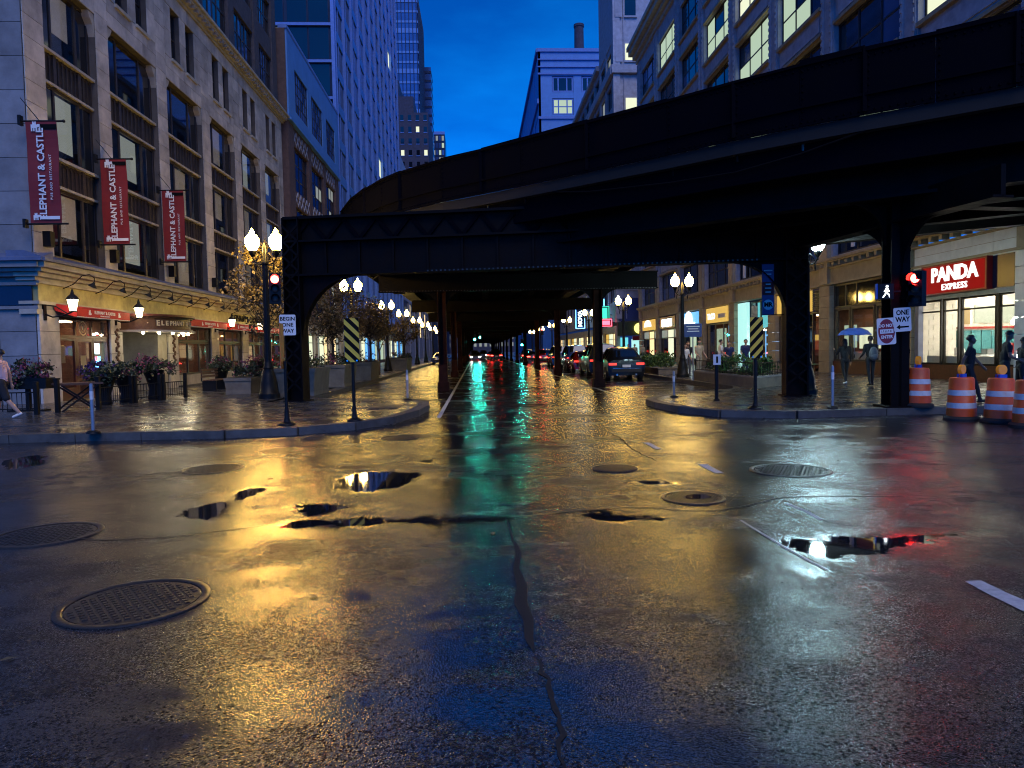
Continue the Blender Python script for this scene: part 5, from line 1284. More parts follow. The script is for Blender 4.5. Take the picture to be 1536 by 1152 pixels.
for i, (y, s, l) in enumerate(RL): place(lamp, False, (9.75, y, .15), 0, l, s)
for o in list(COL.objects):
    if o.name.startswith('street_lamp') and o.parent is None and o.location.y > 50:
        for ch in o.children:
            if ch.name.startswith('globe'): ch.material_slots[0].link = 'OBJECT'; ch.material_slots[0].material = MATS['globe_far']
for o in list(COL.objects):
    if o.name.startswith('street_lamp') and o.parent is None and o.location.x > 0 and o.location.y < 50:
        for ch in o.children:
            if ch.name.startswith('globe'): ch.material_slots[0].link = 'OBJECT'; ch.material_slots[0].material = MATS['globe_mid']
# cool-white twin lamp half hidden by the right portal column
cl = make_lamp('globe_cool'); cl['label'] = 'cool white street lamp half hidden behind the right railway column'; cl.location = (9.60, 20.15, .15); cl.scale = (.87,) * 3
# ------------------------------------------------------------------ plants
def foliage(n, c, r, size, seed, clumps=0, flat=1.):
    """many small leaf faces gathered in clumps through an uneven crown"""
    rd = random.Random(seed); vs = []; fs = []
    cl = []
    for _ in range(clumps or 1):
        while True:
            p = Vector((rd.uniform(-1, 1), rd.uniform(-1, 1), rd.uniform(-1, 1)))
            if .2 < p.length < 1: break
        cl.append((Vector((p.x * r[0], p.y * r[1], p.z * r[2])), rd.uniform(.16, .36) * min(r[0], r[1])))
    for i in range(n):
        if clumps: b, cr = rd.choice(cl); p = b + Vector((rd.gauss(0, 1), rd.gauss(0, 1), rd.gauss(0, .8))) * cr * .6
        else: p = Vector((rd.gauss(0, .45) * r[0], rd.gauss(0, .45) * r[1], rd.gauss(0, .45) * r[2]))
        s = size * rd.uniform(.6, 1.3); M = Euler((rd.uniform(-1.2, 1.2), rd.uniform(-1.2, 1.2), rd.uniform(0, 6.3))).to_matrix()
        k = len(vs); p = p + Vector(c)
        for q in ((-.5, 0, 0), (0, .32, .06), (.5, 0, 0), (0, -.32, .06)): vs.append(tuple(p + M @ (Vector(q) * s)))
        fs.append((k, k + 1, k + 2, k + 3))
    return MB().add(vs, fs), cl
def tree(x, y, z0, zc, r, n, seed, label, leafm='leaf', trunk_r=.07, size=.13, clumps=46):
    t = thing('street_tree', label, 'tree', (x, y, z0), 0, 'small street trees in planters')
    rd = random.Random(seed); c = (x, y, zc)
    mb, cl = foliage(n, c, r, size, seed, clumps)
    tr = MB(); zf = zc - r[2] * .75
    tr.tube([(x, y, z0), (x + .03, y, z0 + (zf - z0) * .5), (x, y + .03, zf), (x + .02, y, zc)], trunk_r, 8, trunk_r * .45)
    for i in range(0, len(cl)):
        p = Vector(c) + cl[i][0]; h = min(max(zf, p.z - .6 - rd.random() * .5), p.z - .1) if p.z > zf else zf * .5 + z0 * .5 + .4
        a = Vector((x, y, max(z0 + .8, h - .2))); m = a.lerp(p, .5) + Vector((rd.uniform(-.1, .1), rd.uniform(-.1, .1), .06)); tr.tube([a, m, p], trunk_r * .32, 5, .006)
    tr.build('trunk', 'bark', t, True); mb.build('crown', leafm, t)
    return t
def planter_box(x, y, w, l, h, label, rz=0., group='concrete planters on the left pavement', plants=True, seed=1):
    t = thing('planter_box', label, 'planter', (x, y, .16), rz, group)
    q = MB(); a = .09
    def taper(z0, z1, w0, l0, w1, l1): q.add([(-w0 / 2, -l0 / 2, z0), (w0 / 2, -l0 / 2, z0), (w0 / 2, l0 / 2, z0), (-w0 / 2, l0 / 2, z0), (-w1 / 2, -l1 / 2, z1), (w1 / 2, -l1 / 2, z1), (w1 / 2, l1 / 2, z1), (-w1 / 2, l1 / 2, z1)], [(0, 3, 2, 1), (4, 5, 6, 7), (0, 1, 5, 4), (1, 2, 6, 5), (2, 3, 7, 6), (3, 0, 4, 7)])
    taper(0, .14, w * .92, l * .94, w * .92, l * .94); taper(.141, h - .12, w * .9, l * .92, w * .97, l * .97); q.build('body', 'planter', t, local=True)
    q = MB(); taper(h - .119, h, w, l, w * 1.01, l * 1.01); q.build('rim', 'planter', t, local=True)
    MB().box(-w * .42, w * .42, -l * .44, l * .44, h - .05, h + .012).build('soil', 'soil', t, local=True)
    if plants:
        mb, _ = foliage(700, (0, 0, h + .18), (w * .5, l * .5, .3), .12, seed, 16); mb.build('foliage', 'leaf_dark', t, local=True)['kind'] = 'stuff'
        mb, _ = foliage(160, (0, 0, h + .3), (w * .5, l * .5, .3), .09, seed + 9, 10); mb.build('flowers', 'flower', t, local=True)['kind'] = 'stuff'
    return t
planter_box(-6.35, 25.6, 1.7, 2.6, .95, 'tapered concrete planter directly behind the black portal column', seed=2)
planter_box(-6.45, 31.6, 1.8, 3.0, .95, 'wide concrete planter with a tree, second from the portal column', seed=3)
planter_box(-6.35, 38.6, 1.8, 3.4, .95, 'concrete planter, third from the portal column', seed=4)
planter_box(-6.35, 58.5, 1.7, 4.5, .95, 'far concrete planter by the third lamp up the left pavement', seed=5)
planter_box(-8.9, 27.6, 1.0, 1.8, .6, 'low planter with shrubs between the pub tables and the lamp', seed=6)
tree(-7.45, 25.7, 1.0, 3.9, (1.15, 1.2, 1.75), 2600, 21, 'slender yellow-lit tree beside the lamp with the red signal', size=.14, clumps=60)
tree(-6.4, 31.8, 1.0, 3.45, (1.45, 1.5, 1.2), 3600, 22, 'round-crowned tree in the wide planter, seen through the portal arch', size=.13, clumps=70)
tree(-5.7, 38.2, 1.0, 3.35, (1.35, 1.4, 1.15), 2600, 23, 'second round-crowned tree through the arch, in the third planter', size=.13, clumps=60)
tree(-5.9, 58.0, 1.0, 3.3, (1.3, 1.5, 1.0), 1600, 24, 'small tree in the far planter up the left pavement', size=.15, clumps=44)
tree(-6.3, 46.0, .16, 3.4, (1.2, 1.3, 1.1), 1600, 25, 'street tree between the third and far planters', size=.15, clumps=44)

# ------------------------------------------------------------------ fenced planter bed, right
BED = thing('fenced_planter_bed', 'low stone planter bed with iron fence and green shrubs, right pavement corner', 'planter', (10.2, 26, .15))
out = [(9.3, 23.2), (11.3, 25.0), (11.3, 31.0), (9.35, 30.2)]
def loop_wall(pts, w, z0, z1, mat, name, par):
    c = Vector((sum(p[0] for p in pts) / len(pts), sum(p[1] for p in pts) / len(pts)))
    for i in range(len(pts)):
        a = Vector(pts[i]); b2 = Vector(pts[(i + 1) % len(pts)]); ia = a + (c - a).normalized() * w * 1.3; ib = b2 + (c - b2).normalized() * w * 1.3
        MB().prism([(p.x, p.y, z0) for p in (a, b2, ib, ia)], (0, 0, z1 - z0)).build(name, mat, par)
loop_wall(out, .22, .155, .50, 'planter', 'stone_wall', BED); loop_wall([(x * 1.0 + (-.03 if x < 10 else .03), y + (-.03 if y < 26 else .03)) for x, y in out], .28, .503, .56, 'conc', 'coping', BED)
MB().prism([(x, y, .2) for x, y in [(9.6, 23.8), (11.1, 25.2), (11.1, 30.8), (9.6, 30.0)]], (0, 0, .3)).build('soil', 'soil', BED)
def railing(pts, z0, z1, par, step=.13, mat='blackmetal', pn='baluster', rail='rail', loopy=False):
    for a, b2 in zip(pts[:-1], pts[1:]):
        a = Vector((*a, 0)); b2 = Vector((*b2, 0)); L = (b2 - a).length; n = max(2, int(L / step))
        q = MB(); q.beam(a + Vector((0, 0, z1)), b2 + Vector((0, 0, z1)), .035, .03); q.beam(a + Vector((0, 0, z0 + .06)), b2 + Vector((0, 0, z0 + .06)), .03, .025); rr = q.build(rail, mat, par)
        me = MB().cyl((0, 0, z0), (0, 0, z1 - .012), .009, .009, 6).mesh(pn, mat)
        for i in range(1, n):
            p = a.lerp(b2, i / n) - wloc(par); link(pn, me, par, (p.x, p.y, -wloc(par).z))
railing([(9.42, 30.1), (9.42, 23.35), (11.2, 25.05)], .56, 1.0, BED)
for i, (x, y) in enumerate(((9.42, 23.35), (11.2, 25.05), (9.42, 26.7), (9.42, 30.1))): MB().cyl((x, y, .56), (x, y, 1.06), .022).build('fence_post', 'blackmetal', BED)
mb, _ = foliage(2600, (10.2, 27, .75), (.75, 3.2, .38), .13, 31, 40); mb.build('shrubs', 'leaf_green', BED)['kind'] = 'stuff'
BD2 = thing('hedge_bed', 'farther hedge bed of pale green shrubs beside the parked black car', 'planter', (10.3, 40, .15))
for z0, z1, w in ((.155, .45, 0), (.452, .5, .05)): MB().box(9.6 - w, 11.0 + w, 37.0 - w, 44 + w, z0, z1).build('stone_wall' if not w else 'coping', 'planter', BD2)
mb, _ = foliage(2200, (10.3, 40.3, .85), (.75, 3.5, .42), .15, 32, 36); mb.build('shrubs', 'leaf_green', BD2)['kind'] = 'stuff'

# ------------------------------------------------------------------ terrace of the pub: fence, tables, flower tubs
def fence_panel(a, b2, label):
    t = thing('terrace_fence', label, 'fence', (a[0], a[1], .16), 0, 'black terrace fence panels')
    railing([a, b2], .26, .74, t, .115); 
    for p in (a, b2): MB().box(p[0] - .05, p[0] + .05, p[1] - .05, p[1] + .05, .16, 1.02).build('post', 'blackmetal', t)
fence_panel((-13.3, 18.72), (-11.45, 18.92), 'black bar fence panel under the red flower box at the picture\'s left edge')
fence_panel((-10.85, 20.75), (-10.8, 22.6), 'black bar fence panel beside the crossed-leg table, first of three under the flowers')
fence_panel((-10.75, 22.75), (-10.45, 23.8), 'black bar fence panel under the flowers, second of three')
fence_panel((-10.4, 23.95), (-10.15, 25.1), 'black bar fence panel at the far end under the flowers')
for p, l in (((-11.2, 19.4), 'lone square black post left of the crossed-leg table'), ((-10.55, 20.2), 'lone square black post right of the crossed-leg table')):
    t = thing('fence_post', l, 'post', (*p, .16)); MB().box(-.05, .05, -.05, .05, 0, .88).build('shaft', 'blackmetal', t, local=True); MB().box(-.065, .065, -.065, .065, .88, .92).build('cap', 'blackmetal', t, local=True)
t = thing('terrace_table', 'outdoor table with crossed legs inside the pub fence', 'table', (-11.05, 20.1, .16), R(40))
MB().box(-.55, .55, -.4, .4, .72, .76).build('table_top', 'wood', t, local=True)
for y in (-.34, .34):
    for s in (-1, 1): MB().beam((s * .45, y, .0), (-s * .45, y, .72), .04, .045).build('leg', 'blackmetal', t, local=True)
for k in range(5): MB().box(-.54, .54, -.39 + k * .16, -.25 + k * .16, .762, .772).build('plank', 'wood', t, local=True)
def tub(x, y, z, r, h, label, seed, fl='flower', sx=1., box=False):
    t = thing('flower_tub', label, 'flower tub', (x, y, .16), 0, 'flower tubs on the pub terrace')
    if box: MB().box(-sx, sx, -.22, .22, z, z + h).build('box', 'post_black', t, local=True); MB().box(-.05, .05, -.05, .05, 0, z).build('stand', 'blackmetal', t, local=True); MB().box(-sx * .8, sx * .8, -.16, .16, -.0, .04).build('foot', 'blackmetal', t, local=True)
    else: MB().lathe([(r * .55, 0), (r * .6, .06), (r * .45, z * .5), (r * .7, z), (r, z + h), (r * .9, z + h)], n=16).build('urn', 'post_black', t, True, local=True)
    mb, _ = foliage(900, (0, 0, z + h + .12), (sx, .5, .34), .11, seed, 18); mb.build('foliage', 'leaf_dark', t, local=True)['kind'] = 'stuff'
    mb, _ = foliage(420, (0, 0, z + h + .18), (sx, .52, .34), .085, seed + 1, 14); mb.build('flowers', fl, t, local=True)['kind'] = 'stuff'
tub(-12.5, 20.3, .62, .3, .3, 'dark flower box with red blooms at the pub corner', 41, sx=.62, box=True)
tub(-11.4, 22.2, .55, .34, .3, 'purple flower tub, first in the row along the fence', 43, 'flower_purple', .6)
tub(-11.3, 23.3, .55, .34, .3, 'dark red flower tub in the middle of the fence row', 45, 'flower', .6)
tub(-10.9, 24.4, .7, .34, .3, 'tallest reddish flower tub at the far end of the fence row', 47, 'flower', .62)
tub(-11.2, 31.6, .6, .34, .3, 'flower tub under the second awning, behind the bench', 49, 'flower', .6)
tub(-11.3, 37.0, .6, .34, .3, 'flower tub under the third awning', 51, 'flower', .6)
t = thing('terrace_bench', 'dark slatted bench beyond the fence, near the flower tub', 'bench', (-10.9, 30.2, .16), R(90))
for k in range(4): MB().box(-.9, .9, -.25 + k * .13, -.15 + k * .13, .42, .46).build('slat', 'wood', t, local=True)
for k in range(3): MB().box(-.9, .9, .27, .31, .55 + k * .13, .64 + k * .13).build('slat', 'wood', t, local=True)
for s in (-.8, .8): MB().box(s - .03, s + .03, -.26, .3, .0, .415).build('leg', 'blackmetal', t, local=True); MB().box(s - .03, s + .03, .31, .35, .4, .95).build('back_post', 'blackmetal', t, local=True)
def cafe_set(x, y, label):
    t = thing('terrace_table', label, 'table', (x, y, .16), 0); MB().lathe([(.38, .72), (.38, .75)], n=16).build('table_top', 'wood', t, local=True); MB().lathe([(.22, 0), (.2, .03), (.03, .06), (.03, .72)], n=10).build('pedestal', 'blackmetal', t, True, local=True)
cafe_set(-10.8, 33.6, 'round pedestal table beside the bench on the pub terrace'); cafe_set(-10.6, 36, 'round pedestal table farther along the pub terrace')

# ------------------------------------------------------------------ traffic drums
def make_drum():
    t = thing('traffic_drum', '', 'traffic drum', (0, 0, 0), 0, 'orange and white traffic drums')
    MB().lathe([(.36, 0), (.36, .05), (.33, .08), (.29, .1)], n=28).build('rubber_base', 'rubber', t, True, local=True)
    prof = [(.295, .08), (.292, .26), (.282, .27), (.280, .40), (.272, .41), (.270, .54), (.262, .55), (.258, .68), (.250, .69), (.245, .90), (.225, .94), (.08, .95)]
    MB().lathe(prof, n=28).build('barrel', 'orange', t, True, local=True)
    for z0, z1, r0, r1 in ((.275, .395, .286, .284), (.555, .675, .266, .262)): MB().lathe([(r0, z0), (r1, z1)], n=28, caps=False).build('band', 'refl_white', t, True, local=True)
    MB().tube([(-.11, 0, .93), (-.09, 0, 1.0), (.09, 0, 1.0), (.11, 0, .93)], .018).build('handle', 'orange', t, True, local=True)
    MB().box(-.09, .09, -.06, .06, .95, 1.02).build('battery_box', 'blue_plastic', t, local=True)
    q = MB(); q.cyl((0, -.04, 1.12), (0, .04, 1.12), .105, .105, 20); q.build('warning_lamp', 'amber', t, True, local=True)
    return t
dp = make_drum()
for i, (x, y, rz, l) in enumerate(((9.86, 15.36, .7, 'orange and white drum beside the railway column, first from the street'), (9.85, 13.9, .5, 'orange and white drum, second of the row, in front of the walking man'), (10.2, 13.3, .1, 'orange and white drum, third of the row'), (10.16, 12.5, .3, 'orange and white drum cut by the picture\'s right edge'))):
    o = place(dp, i == 0, (x, y, .16 if i == 0 else .002), rz, l, .92); o.rotation_euler = (R(rb.uniform(-1.2, 1.2)), R(rb.uniform(-2, 2)), rz)

# ------------------------------------------------------------------ posts, markers and signs
def marker(x, y, label, face, c1, rz, h=2.2, post='post_black', flip=1, z0=1.3):
    t = thing('object_marker', label, 'sign', (x, y, .16), rz, 'striped object markers')
    MB().lathe([(.17, 0), (.16, .03), (.07, .07), (.05, .14), (.045, .3)], n=14).build('base', 'post_black', t, True, local=True)
    MB().cyl((0, 0, .3), (0, 0, z0 + .1), .035).build('post', post, t, True, local=True)
    MB().box(-.155, .155, -.055, -.045, z0 - .05, z0 + .87).build('panel', c1, t, local=True)
    # diagonal stripes, cut to the panel
    for k in range(-3, 8):
        pts = []; a0 = z0 - .05 + k * .23
        poly = [(-.155, a0), (.155, a0 + flip * .31), (.155, a0 + flip * .31 + .115), (-.155, a0 + .115)]
        lo, hi = z0 - .05, z0 + .87
        def clip(pl, lim, up):
            o = []
            for i in range(len(pl)):
                p, q = pl[i], pl[(i + 1) % len(pl)]; ip = p[1] <= lim if up else p[1] >= lim; iq = q[1] <= lim if up else q[1] >= lim
                if ip: o.append(p)
                if ip != iq: f = (lim - p[1]) / (q[1] - p[1]); o.append((p[0] + f * (q[0] - p[0]), lim))
            return o
        poly = clip(clip(poly, hi, True), lo, False) if len(poly) > 2 else []
        if len(poly) > 2: MB().prism([(px, -.0585, pz) for px, pz in poly], (0, .003, 0)).build('stripe', 'black_print', t, local=True)
    q = MB()
    for s in (-.1, .1): q.cyl((s, -.06, z0 - .02), (s, -.075, z0 - .02), .02, .02, 8)
    q.build('bolts', 'chrome', t, local=True)
    return t
marker(-2.62, 15.1, 'yellow and black striped marker on the rounded left kerb', None, 'sign_yellow', R(-2), flip=-1)
marker(-3.9, 14.6, 'striped orange marker seen nearly edge-on, on the left kerb', None, 'sign_orange', R(-88), z0=1.2)
marker(6.3, 15.72, 'tan and black striped marker on the right kerb', None, 'sign_yellow', R(6), z0=1.2, flip=1)
def delineator(x, y, z, label, h=.95):
    t = thing('delineator_post', label, 'post', (x, y, z), 0, 'flexible delineator posts')
    MB().lathe([(.13, 0), (.12, .03), (.06, .06)], n=14).build('base', 'post_black', t, True, local=True); MB().lathe([(.034, .05), (.034, h - .03), (.028, h), (.01, h + .01)], n=12).build('tube', 'steel_post', t, True, local=True); MB().lathe([(.0355, h - .3), (.0355, h - .14)], n=12, caps=False).build('band', 'refl_white', t, True, local=True)
delineator(-7.36, 13.85, .16, 'silver delineator post on the left kerb in front of the fence')
delineator(-2.1, 21.3, .16, 'thin delineator post at the tip of the rounded left kerb', .9)
delineator(7.9, 15.35, .16, 'white delineator post in front of the umbrella couple')
delineator(5.6, 19.9, .16, 'small delineator post at the left tip of the right kerb', .75)
t = thing('pedestrian_post', 'slim black post with a small white notice on top, right kerb', 'post', (6.27, 18.25, .16))
MB().lathe([(.09, 0), (.08, .04), (.05, .06), (.05, .95)], n=12).build('post', 'post_black', t, True, local=True); MB().box(-.1, .1, -.06, -.05, .95, 1.22).build('notice', 'sign_white', t, local=True); MB().box(-.025, .025, -.063, -.06, 1.0, 1.17).build('symbol', 'black_print', t, local=True)
def sign_plate(name, label, x, y, z0, z1, w, mat, cat='sign', rz=0., border=None):
    t = thing(name, label, cat, (x, y, z0), rz); h = z1 - z0
    pts = []; r = .04
    for cx, cz, a0 in ((w / 2 - r, r, -90), (w / 2 - r, h - r, 0), (-w / 2 + r, h - r, 90), (-w / 2 + r, r, 180)):
        for k in range(5): a = R(a0 + k * 22.5); pts.append((cx + r * math.cos(a), -.006, cz + r * math.sin(a)))
    MB().prism(pts, (0, .012, 0)).build('plate', mat, t, local=True)
    return t, h
def slet(t, body, size, x, z, mat='black_print', **k): return lettering('lettering', body, size, mat, t, (x, -.009, z), (1, 0, 0), (0, 0, 1), extrude=.002, local=True, **k)
t, h = sign_plate('begin_one_way_sign', 'white BEGIN ONE WAY sign on the left portal column', -5.66, 21.62, 2.17, 2.79, .47, 'sign_white', rz=R(8))
for i, s in enumerate(('BEGIN', 'ONE', 'WAY')): slet(t, s, .155, 0, h - .13 - i * .18, bold=.004)
MB().box(-.1, .1, .012, .1, .2, .24).build('bracket', 'steel_post', t, local=True)
t, h = sign_plate('do_not_enter_sign', 'square DO NOT ENTER sign with red disc on the right railway column', 8.92, 14.98, 1.56, 2.14, .46, 'sign_white', rz=R(5)); t.rotation_euler = (0, R(-3), R(8))
MB().prism([(.205 * math.cos(a), -.010, h / 2 + .265 * math.sin(a)) for a in [2 * math.pi * i / 32 for i in range(32)]], (0, .004, 0)).build('disc', 'sign_red', t, local=True)
MB().box(-.165, .165, -.014, -.0105, h / 2 - .045, h / 2 + .045).build('bar', 'sign_white', t, local=True)
for s, z in (('DO NOT', h / 2 + .12), ('ENTER', h / 2 - .125)): lettering('lettering', s, .095, 'white_print', t, (0, -.0125, z), (1, 0, 0), (0, 0, 1), extrude=.002, local=True, bold=.003)
q = MB()
for i in range(9): q.beam((-.13 + i * .03, -.0155, h / 2 - .025), (-.13 + i * .03 + (.02 if i % 2 else -.005), -.0155, h / 2 + .025), .001, .009)
q.build('scrawl', 'black_print', t, local=True)
MB().box(-.05, .3, .006, .3, .3, .34).build('bracket', 'steel_post', t, local=True)
t, h = sign_plate('one_way_sign', 'white ONE WAY sign with left arrow on the right railway column', 9.3, 15.02, 1.84, 2.36, .43, 'sign_white', rz=R(5)); t.rotation_euler = (0, R(-3), R(8))
slet(t, 'ONE', .15, 0, h - .11, bold=.004); slet(t, 'WAY', .15, 0, h - .26, bold=.004)
MB().prism([(-.16, -.009, .1), (-.07, -.009, .155), (-.07, -.009, .118), (.15, -.009, .118), (.15, -.009, .082), (-.07, -.009, .082), (-.07, -.009, .045)], (0, .003, 0)).build('arrow', 'black_print', t, local=True)
MB().box(-.1, .1, .006, .24, .2, .24).build('bracket', 'steel_post', t, local=True)
t, h = sign_plate('parking_sign', 'blue notice sign on a thin post behind the fenced bed', 9.05, 29.2, 2.0, 2.56, .74, 'sign_blue'); q = MB()
for i, (a, z) in enumerate(((.28, .42), (.22, .32), (.26, .22))): q.box(-a, a, -.009, -.0065, z, z + .035)
q.build('print_lines', 'white_print', t, local=True); MB().cyl((0, .03, -1.84), (0, .03, .5), .025).build('post', 'steel_post', t, local=True)
t = thing('parking_sign', 'thin pole with two dark narrow signs seen edge-on before the bed', 'sign', (9.05, 22.7, .16)); MB().cyl((0, 0, 0), (0, 0, 2.75), .028).build('pole', 'iron', t, local=True); MB().lathe([(.13, 0), (.06, .06), (.03, .1)], n=10).build('base', 'iron', t, True, local=True)
for z0, z1 in ((1.75, 2.25), (2.3, 2.72)): MB().box(-.1, .1, -.045, -.03, z0, z1).build('plate', 'wood', t, local=True)
# kerbside banner with round MR badge
t = thing('street_banner', 'navy and red street banner with round MR badge by the right column', 'banner', (8.2, 19.55, 2.45))
MB().box(-.17, .17, -.008, .008, 0, 1.42).build('cloth', 'sign_blue', t, local=True); MB().box(-.165, .165, -.012, -.0085, .55, .92).build('red_field', 'banner_red', t, local=True)
MB().cyl((0, -.009, .28), (0, -.014, .28), .145, .145, 24).build('badge', 'sign_white', t, local=True); lettering('lettering', 'MR', .17, 'black_print', t, (0, -.016, .28), (1, 0, 0), (0, 0, 1), extrude=.002, local=True, bold=.008)
q = MB()
for a, z in ((.12, 1.22), (.09, 1.12), (.07, .84), (.09, .73), (.08, .62)): q.box(-a, a, -.0150, -.0125, z, z + .03)
q.build('print_lines', 'white_print', t, local=True)
for z in (0.0, 1.42): MB().cyl((-.2, 0, z), (.62, 0, z), .012).build('bracket', 'blackmetal', t, local=True)

# ------------------------------------------------------------------ traffic signals
def signal(x, y, z, rz, lit, label, arm=None):
    """z is the height of the top lens"""
    t = thing('traffic_signal', label, 'traffic signal', (x, y, z - 1.0), rz, 'traffic signals')
    MB().box(-.17, .17, -.02, .20, .28, 1.18).build('housing', 'post_black', t, local=True)
    for k, (zz, m) in enumerate(((1.0, 'sig_red'), (.72, 'amber'), (.44, 'sig_green'))):
        on = (lit == 'red' and k == 0) or (lit == 'green' and k == 2)
        MB().ell((0, -.025, zz), .115, .03, .115, 16, 8).build('lens', m if on else 'sig_off', t, True, local=True)
        q = MB(); n = 12; vs = []
        for i in range(n + 1):
            a = R(-20 + 220 * i / n)
            for yy, rr in ((-.02, .13), (-.22, .125)): vs.append((rr * math.cos(a), yy, zz + rr * math.sin(a)))
        q.add(vs, [(2 * i, 2 * i + 1, 2 * i + 3, 2 * i + 2) for i in range(n)]); q.build('visor', 'post_black', t, local=True)
    if arm: q = MB(); q.cyl((0, .1, 1.1), (arm[0], arm[1], 1.1), .03); q.cyl((0, .1, .4), (arm[0], arm[1], .4), .03); q.build('bracket', 'post_black', t, local=True)
    else: MB().cyl((0, .1, 1.18), (0, .1, 1.9), .025).build('hanger', 'post_black', t, local=True)
    return t
signal(-5.95, 21.45, 3.83, R(16), 'red', 'traffic signal glowing red on the left portal column', (.16, .42))
signal(9.55, 14.98, 3.14, R(-60), 'red', 'red traffic signal turned sideways on the right railway column', (.0, .35)).scale = (.85,) * 3
signal(-.24, 100, 3.75, R(-4), 'green', 'left one of two hanging green signals far under the railway')
signal(.5, 100, 4.02, R(-4), 'green', 'right one of two hanging green signals far under the railway')
signal(5.9, 92, 2.8, R(0), 'green', 'green signal among the right columns far under the railway')
signal(8.2, 88, 4.1, R(0), 'red', 'small red signal by the green shop sign, right')
t = thing('pedestrian_signal', 'pedestrian signal with white walking figure, left of the right column', 'traffic signal', (9.03, 15.25, 2.56), R(-20)); t.scale = (.75,) * 3
MB().box(-.22, .22, -.08, .1, 0, .45).build('housing', 'post_black', t, local=True); MB().box(.2, .42, .0, .04, .2, .24).build('bracket', 'post_black', t, local=True); MB().box(-.26, -.23, -.2, .05, 0, .45).build('side_hood', 'blue_plastic', t, local=True)
q = MB(); q.cyl((.04, -.085, .37), (.04, -.095, .37), .035, .035, 12)
for a, b2, w in (((.04, .32), (.02, .2), .07), ((.02, .2), (.09, .13), .035), ((.09, .13), (.1, .05), .03), ((.02, .2), (-.02, .12), .035), ((-.02, .12), (-.07, .05), .03), ((.03, .31), (.1, .22), .025), ((.03, .31), (-.04, .22), .025)): q.beam((a[0], -.09, a[1]), (b2[0], -.09, b2[1]), .01, w)
q.build('walking_figure', 'walk_white', t, local=True)
# ------------------------------------------------------------------ vehicles
SUV = [(-2.34, .62, .70, .70), (-2.30, .90, 1.0, .76), (-2.18, .98, 1.10, .76), (-1.62, 1.02, 1.46, .63), (-1.0, 1.02, 1.60, .60), (0.1, 1.0, 1.64, .60), (.62, .99, 1.56, .57), (1.30, .98, 1.06, .72), (2.1, .86, .93, .72), (2.36, .64, .72, .66)]
SED = [(-2.38, .58, .66, .70), (-2.34, .86, .92, .74), (-1.95, .92, 1.0, .76), (-1.25, .93, 1.34, .60), (-.6, .92, 1.43, .56), (.1, .90, 1.43, .56), (.5, .90, 1.36, .54), (1.2, .90, .98, .72), (2.1, .78, .85, .72), (2.38, .56, .64, .64)]
BIG = [(-2.45, .62, .72, .76), (-2.42, 1.0, 1.12, .80), (-2.38, 1.08, 1.30, .76), (-2.15, 1.1, 1.78, .66), (-1.2, 1.1, 1.86, .66), (0.0, 1.08, 1.88, .66), (.7, 1.07, 1.80, .62), (1.3, 1.07, 1.16, .76), (2.3, 1.0, 1.06, .76), (2.5, .70, .82, .70)]
